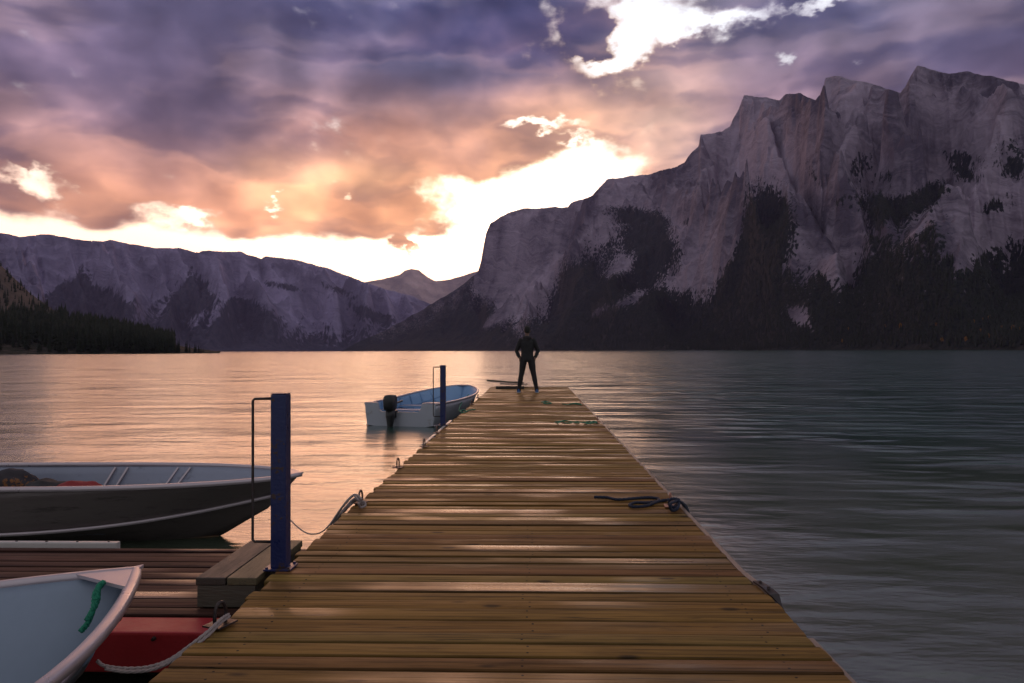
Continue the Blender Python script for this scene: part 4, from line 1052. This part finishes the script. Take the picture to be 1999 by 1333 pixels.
limb(bm, [(0, 0, .86, .13, .09), (0, 0, .95, .155, .105), (0, 0, 1.08, .135, .095), (0, 0, 1.22, .155, .11), (0, 0, 1.36, .165, .11), (0, 0, 1.44, .13, .085), (0, -.005, 1.50, .062, .062), (0, 0.0, 1.57, .054, .056), (0, .01, 1.62, .052, .056)], 20)
for s in sgn:
    limb(bm, leg_pts(s, 0)); limb(bm, arm_pts(s, 0))
    fx, fy = FOOT[s]
    limb(bm, [(fx, fy - 0.06, .045, .036, .03), (fx, fy + .02, .05, .042, .04), (fx + .012 * s, fy + .12, .035, .044, .026), (fx + .02 * s, fy + .17, .028, .03, .018)])
    # hand tucked at the hip: palm, four fingers of their own length, thumb from the side
    w = Vector((WR[0] * s, WR[1], WR[2]))
    limb(bm, [(*w, .027, .022), (*(w + Vector((-.018 * s, .012, -.045))), .040, .017), (*(w + Vector((-.034 * s, .025, -.085))), .040, .015)], 10)
    for k, (ln, off) in enumerate(((.062, .030), (.072, .010), (.068, -.010), (.052, -.029))):
        b = w + Vector((-.034 * s, .025 + off, -.080)); limb(bm, [(*b, .0095), (*(b + Vector((-.012 * s, .004, -ln * .5))), .009), (*(b + Vector((-.030 * s, .008, -ln * .9))), .0075)], 8)
    b = w + Vector((-.012 * s, .045, -.03)); limb(bm, [(*b, .012), (*(b + Vector((-.004 * s, .026, -.022))), .0105), (*(b + Vector((-.016 * s, .034, -.050))), .009)], 8)
# head: skull, jaw, nose, ears (he looks away over the lake, +y)
loft(bm, [super_ring(0, .012 + o_, z, rx, ry, 20, 2.2) for z, rx, ry, o_ in ((1.575, .040, .050, .030), (1.60, .056, .072, .022), (1.64, .068, .088, .010), (1.69, .074, .096, .0), (1.735, .073, .096, -.004), (1.775, .060, .080, -.006), (1.80, .034, .048, -.006))])
limb(bm, [(0, .098, 1.70, .010, .010), (0, .118, 1.665, .016, .014), (0, .104, 1.652, .014, .010)], 10)
limb(bm, [(-.024, .094, 1.632, .006, .005), (0, .100, 1.634, .008, .006), (.024, .094, 1.632, .006, .005)], 8)
for s in sgn: limb(bm, [(s * .074, .006, 1.645, .010, .010), (s * .082, -.002, 1.672, .010, .016), (s * .080, .0, 1.700, .008, .012)], 8)
fused('body', bm, skin, man, 0.0065, 3)
for s in sgn:
    bm = bmesh.new(); bmesh.ops.create_uvsphere(bm, u_segments=12, v_segments=8, radius=0.0115, matrix=Matrix.Translation((s * .030, .090, 1.695))); obj('eye', bm, M['white_plastic'], man, True)
# jacket, hood, trousers, shoes, hair
bm = bmesh.new()
limb(bm, [(0, 0, .862, .172, .125), (0, 0, .93, .176, .130), (0, 0, 1.06, .160, .122), (0, 0, 1.22, .178, .135), (0, 0, 1.36, .190, .135), (0, 0, 1.44, .158, .110), (0, -.005, 1.495, .088, .085)], 22)
for s in sgn: limb(bm, arm_pts(s, .013)[:-1] + [(WR[0] * s * 1.04, WR[1] * .9, WR[2] + .025, .040)])
fused('jacket', bm, jack, man, 0.009, 5)
bm = bmesh.new()
limb(bm, [(-.105, -.02, 1.475, .030, .026), (-.085, -.085, 1.492, .042, .036), (0, -.118, 1.500, .052, .042), (.085, -.085, 1.492, .042, .036), (.105, -.02, 1.475, .030, .026)], 12)
limb(bm, [(0, -.09, 1.50, .085, .030), (0, -.115, 1.45, .075, .028), (0, -.125, 1.40, .040, .018)], 14)
limb(bm, [(-.08, .0, 1.49, .024), (-.06, .07, 1.475, .022), (0, .095, 1.465, .022), (.06, .07, 1.475, .022), (.08, .0, 1.49, .024)], 10)
fused('hood', bm, material('hood_cloth', (0.028, 0.021, 0.024), 0.8, 0, 0.3, 14, None, 0.004), man, 0.009, 5)
bm = bmesh.new()
limb(bm, [(0, 0, .835, .125, .105), (0, 0, .90, .158, .115), (0, 0, .97, .160, .112)], 20)
for s in sgn:
    p = leg_pts(s, .014); fx, fy = FOOT[s]
    limb(bm, p[:-1] + [(fx * .985, fy, .10, .058, .066), (fx * .99, fy, .055, .060, .072)])
fused('trousers', bm, trou, man, 0.009, 4)
shoe = material('shoe_mesh', (0.020, 0.070, 0.21), 0.6, 0, 0.3, 14); sole = material('shoe_sole', (0.42, 0.45, 0.50), 0.6, 0, 0.1, 10)
for s in sgn:
    fx, fy = FOOT[s]; bm = bmesh.new()
    def fr(z, g, d=0.0): return [(fx + .016 * s * max(0, v / .2) + u, fy + .045 + v, z) for u, v, _ in super_ring(0, 0, 0, .050 + g, .142 + g - d, 22, 2.5)]
    loft(bm, [fr(.018, .0), fr(.035, .002), fr(.060, -.004, .010), [(x, y - .03, z) for x, y, z in fr(.082, -.010, .045)], [(x, y - .05, z) for x, y, z in fr(.105, -.012, .075)]])
    so = obj('shoe', bm, shoe, man, True)
    bm = bmesh.new(); loft(bm, [fr(.0, .0), fr(.008, .004), fr(.022, .004)]); obj('sole', bm, sole, so, True)
bm = bmesh.new()
loft(bm, [super_ring(0, -.008 + o_, z, rx, ry, 20, 2.2) for z, rx, ry, o_ in ((1.622, .052, .050, -.042), (1.65, .070, .070, -.032), (1.69, .080, .088, -.018), (1.735, .082, .100, -.006), (1.775, .071, .092, -.004), (1.803, .045, .062, -.004), (1.812, .020, .030, -.004))])
fused('hair', bm, material('dark_hair', (0.009, 0.007, 0.006), 0.7, 0, 0.4, 40, None, 0.004), man, 0.007, 2)
# ------------------------------------------------------------------ wooded point on the left
SKY_POINT = [(-900, 300), (-400, 330), (-120, 440), (0, 516), (30, 545), (60, 573), (100, 602), (125, 616), (160, 632), (230, 645), (300, 664), (360, 677), (408, 683.2), (430, 685.5)]
def forest_point(qx, qy, V, t):
    return np.clip((qy - interp(qx, [(-900, 560), (0, 612), (140, 622), (500, 600)])) / 30.0, -1, 1) * 0.5 + 0.30 + 0.55 * fbm(qx / 18.0, qy / 34.0, 4) 
MAT_POINT = rock_material('hillside_left', (0.075, 0.058, 0.052), (0.050, 0.042, 0.040), (0.016, 0.018, 0.013), (0.034, 0.030, 0.022), 9.0, 7.0)
hill = mountain('hillside', SKY_POINT, [(-900, 480), (0, 560), (250, 590), (430, 640)], [(-900, 1700), (-100, 1450), (60, 1150), (125, 900), (230, 760), (340, 690), (430, 660)],
                80, 2.5, lambda px, t: 0.35 * t + 0.65 * t ** 1.4, 160.0, 0.10, None, forest_point, MAT_POINT, 1.6, 2.2, 10)
needles = material('conifer_needles', (0.020, 0.024, 0.016), 0.9, 0, 0.45, 0.6, (0.038, 0.034, 0.018), 0.0, 0.2, thresh=(0.55, 0.7))
bark = material('conifer_bark', (0.045, 0.032, 0.026), 0.9, 0, 0.3, 2.0)
gold = material('golden_leaves', (0.30, 0.135, 0.028), 0.9, 0, 0.35, 0.8, None, 0.0, 0.2)
def conifer_arrays(rr, h, tiers, n, wide):
    """drooping, ragged whorls round a stem, leaf-sized clumps with gaps between"""
    V = []; Fc = []
    for i in range(tiers):
        f = i / (tiers - 1); z = h * (0.10 + 0.88 * f); rad = wide * (1 - f) ** 0.85 * rr.uniform(0.75, 1.15) + 0.12
        k = max(4, int(n * (1 - 0.5 * f))); ph = rr.uniform(0, 6.28)
        for j in range(k):
            if rr.random() < 0.10: continue
            a = ph + 2 * math.pi * j / k + rr.uniform(-0.25, 0.25); L = rad * rr.uniform(0.6, 1.2); w = rad * rr.uniform(0.28, 0.5)
            c, s = math.cos(a), math.sin(a); dz = h * 0.055 * rr.uniform(0.5, 1.5); up = h * 0.05
            b = len(V)
            V += [(0.05 * c, 0.05 * s, z + up), (L * 0.6 * c - w * s, L * 0.6 * s + w * c, z - dz * 0.5), (L * c, L * s, z - dz), (L * 0.6 * c + w * s, L * 0.6 * s - w * c, z - dz * 0.4)]
            Fc += [(b, b + 1, b + 2), (b, b + 2, b + 3)]
    b = len(V); V += [(0.10, 0, h * 0.90), (-0.07, 0.08, h * 0.90), (-0.07, -0.08, h * 0.90), (0, 0, h * 1.03)]
    Fc += [(b, b + 1, b + 3), (b + 1, b + 2, b + 3), (b + 2, b, b + 3)]
    return V, Fc
protos = []
rr = random.Random(21)
for k, (h, tiers, n, wide) in enumerate(((15, 17, 9, 2.3), (18, 20, 9, 2.2), (13, 15, 8, 2.1), (16, 18, 8, 1.7), (11, 13, 8, 2.0))):
    V, Fc = conifer_arrays(rr, h, tiers, n, wide)
    t = thing('pine_tree', 'dark conifer standing in the row along the wooded point', 'tree', (0, 0, 0), 0, 'conifers along the wooded point')
    obj('crown', (V, [], Fc), needles, t)
    bm = bmesh.new(); sweep(bm, [Vector((0, 0, -1.0)), Vector((0.05, 0, h * .5)), Vector((0, 0, h * .98))], circle(0.24, 7), scale=lambda s: 1 - 0.92 * s); obj('trunk', bm, bark, t, True)
    protos.append(t)
hv = np.empty(len(hill.data.vertices) * 3, np.float32); hill.data.vertices.foreach_get('co', hv); hv = hv.reshape(-1, 3)
qx, qy = project(hv)
def scatter(sel, cnt, seed):
    ids = np.nonzero(sel)[0]; r_ = np.random.RandomState(seed); r_.shuffle(ids); return ids[:cnt]
nback = 80 + 10
row = np.arange(len(hv)) % nback
first = True; used = 0
tips = [(-60, 612), (0, 618), (120, 621), (200, 630), (262, 641), (330, 655), (352, 660), (372, 664), (405, 680), (430, 684)]
front = scatter((row > 1) & (row < 22) & (qx > -30) & (qx < 404) & (hv[:, 2] > 0.4) & ~((qx > 350) & (qx < 362)), 230, 5)
for k, i in enumerate(front):
    src = protos[k % 5]; x, y, z = map(float, hv[i])
    d = math.hypot(x, y); top = (684.5 - interp(qx[i], tips)) / F * d + EYE
    base_h = (15, 18, 13, 16, 11)[k % 5]
    want = min(max(top - z, 3.0), 19.0) * rr.uniform(0.70, 1.02) if qx[i] < 340 else max(2.5, (top - z) * rr.uniform(0.6, 1.0))
    o = src if k < 5 else dup(src, (x, y, z))
    o.location = (x, y, z - 0.2); sc_ = want / base_h; o.scale = (sc_ * rr.uniform(0.85, 1.15),) * 2 + (sc_,); o.rotation_euler = (0, 0, rr.uniform(0, 6.28))
# the wood behind them and on the hill: nobody could count it
def tree_mass(name, pos, hs, mt, seed, n=6, tiers=3, wide=0.17):
    r_ = np.random.RandomState(seed); N = len(pos); Vs = []; Fs = []; base = 0
    for tdx in range(tiers):
        z0 = 0.06 + 0.80 * tdx / tiers; z1 = min(1.0, z0 + 0.80 / tiers + 0.22)
        a = (np.arange(n) / n * 2 * np.pi)[None, :] + r_.rand(N, 1) * 6.28
        rad = (wide * (1 - 0.78 * tdx / tiers) * hs)[:, None] * r_.uniform(0.6, 1.25, (N, n))
        ring = np.stack([pos[:, 0:1] + np.cos(a) * rad, pos[:, 1:2] + np.sin(a) * rad, pos[:, 2:3] + hs[:, None] * (z0 + r_.uniform(-0.05, 0.05, (N, n)))], -1)
        tip = (pos + np.stack([hs * 0, hs * 0, hs * z1], -1))[:, None, :]
        Vs.append(np.concatenate([ring, tip], 1).reshape(-1, 3))
        idx = base + np.arange(N)[:, None, None] * (n + 1)
        f = np.stack([np.arange(n), (np.arange(n) + 1) % n, np.full(n, n)], -1)[None]
        Fs.append((idx + f).reshape(-1, 3)); base += N * (n + 1)
    V = np.concatenate(Vs); Q = np.concatenate(Fs).astype(np.int32)
    me = bpy.data.meshes.new(name); me.vertices.add(len(V)); me.vertices.foreach_set('co', V.astype(np.float32).ravel())
    me.loops.add(Q.size); me.loops.foreach_set('vertex_index', Q.ravel()); me.polygons.add(len(Q))
    me.polygons.foreach_set('loop_start', np.arange(0, Q.size, 3, dtype=np.int32)); me.polygons.foreach_set('loop_total', np.full(len(Q), 3, np.int32)); me.update(calc_edges=True)
    me.materials.append(mt); o = bpy.data.objects.new(name, me); COL.objects.link(o); o['kind'] = 'stuff'; return o
fo = np.empty(len(hv), np.float32); hill.data.attributes['forest'].data.foreach_get('value', fo)
ids = scatter((row > 14) & (row < 80) & (qx > -500) & (qx < 340) & (fo > 0.35), 2600, 8)
r_ = np.random.RandomState(3); tree_mass('wooded_point', hv[ids], r_.uniform(7, 15, len(ids)), needles, 4)
ids = scatter((row > 20) & (row < 82) & (qx > -300) & (qx < 140) & (qy < 625), 420, 18)
tree_mass('hillside_wood', hv[ids], r_.uniform(5, 12, len(ids)), needles, 6, wide=0.13)
# forest along the far right shore and up the slopes
right = bpy.data.objects['mountain_ridge']
rv = np.empty(len(right.data.vertices) * 3, np.float32); right.data.vertices.foreach_get('co', rv); rv = rv.reshape(-1, 3)
fo = np.empty(len(rv), np.float32); right.data.attributes['forest'].data.foreach_get('value', fo)
rx_, ry_ = project(rv); dist = np.hypot(rv[:, 0], rv[:, 1])
ids = scatter((fo > 0.62) & (dist < 3600) & (rv[:, 2] > 0.3) & (rx_ > 940) & (rx_ < 2250) & (ry_ > 330), 15000, 9)
tree_mass('mountain_forest', rv[ids], r_.uniform(11, 21, len(ids)), needles, 12, n=5, tiers=2)
# golden trees near the right hand shore
V = []; Fc = []
for k in range(150):
    a, b, c = rr.gauss(0, 1), rr.gauss(0, 1), rr.gauss(0, 1); L = math.sqrt(a * a + b * b + c * c); q = rr.uniform(0.45, 1.0)
    p = Vector((a / L * 1.7 * q, b / L * 1.7 * q, 5.2 + c / L * 3.4 * q)); s = rr.uniform(0.35, 0.7); bse = len(V)
    u = Vector((rr.gauss(0, 1), rr.gauss(0, 1), rr.gauss(0, 1))).normalized(); w = u.orthogonal().normalized()
    V += [tuple(p + u * s), tuple(p + w * s), tuple(p - u * s), tuple(p - w * s)]; Fc.append((bse, bse + 1, bse + 2, bse + 3))
gt = thing('golden_tree', 'small golden autumn tree among dark conifers on the far right shore', 'tree', (0, 0, 0), 0, 'golden trees on the far shore')
obj('crown', (V, [], Fc), gold, gt)
bm = bmesh.new(); sweep(bm, [Vector((0, 0, -1)), Vector((0, 0, 6.5))], circle(0.16, 6), scale=lambda s: 1 - .8 * s); obj('trunk', bm, bark, gt)
ids = scatter((rv[:, 2] > 2) & (ry_ > 622) & (ry_ < 676) & (rx_ > 1800) & (rx_ < 1998), 22, 31)
ids = np.concatenate([ids, scatter((rv[:, 2] > 2) & (ry_ > 630) & (ry_ < 674) & (rx_ > 1640) & (rx_ < 1800), 5, 33)])
for k, i in enumerate(ids):
    o = gt if k == 0 else dup(gt, tuple(map(float, rv[i])))
    o.location = tuple(map(float, rv[i])); s = rr.uniform(0.9, 1.7); o.scale = (s, s, s * rr.uniform(0.9, 1.3)); o.rotation_euler = (0, 0, rr.uniform(0, 6))

# ------------------------------------------------------------------ valley air
bm = bmesh.new(); box(bm, (-9500, -600, -6), (9500, 21000, 2600))
hz = bpy.data.materials.new('haze'); hz.use_nodes = True; hz.node_tree.nodes.clear()
n = NT(hz.node_tree); pv = n.new('ShaderNodeVolumePrincipled'); out = n.new('ShaderNodeOutputMaterial')
pv.inputs['Color'].default_value = (0.55, 0.50, 0.95, 1); pv.inputs['Density'].default_value = 0.000028; pv.inputs['Anisotropy'].default_value = 0.2
n.l.new(pv.outputs[0], out.inputs['Volume'])
ho = obj('haze', bm, hz); ho['kind'] = 'stuff'
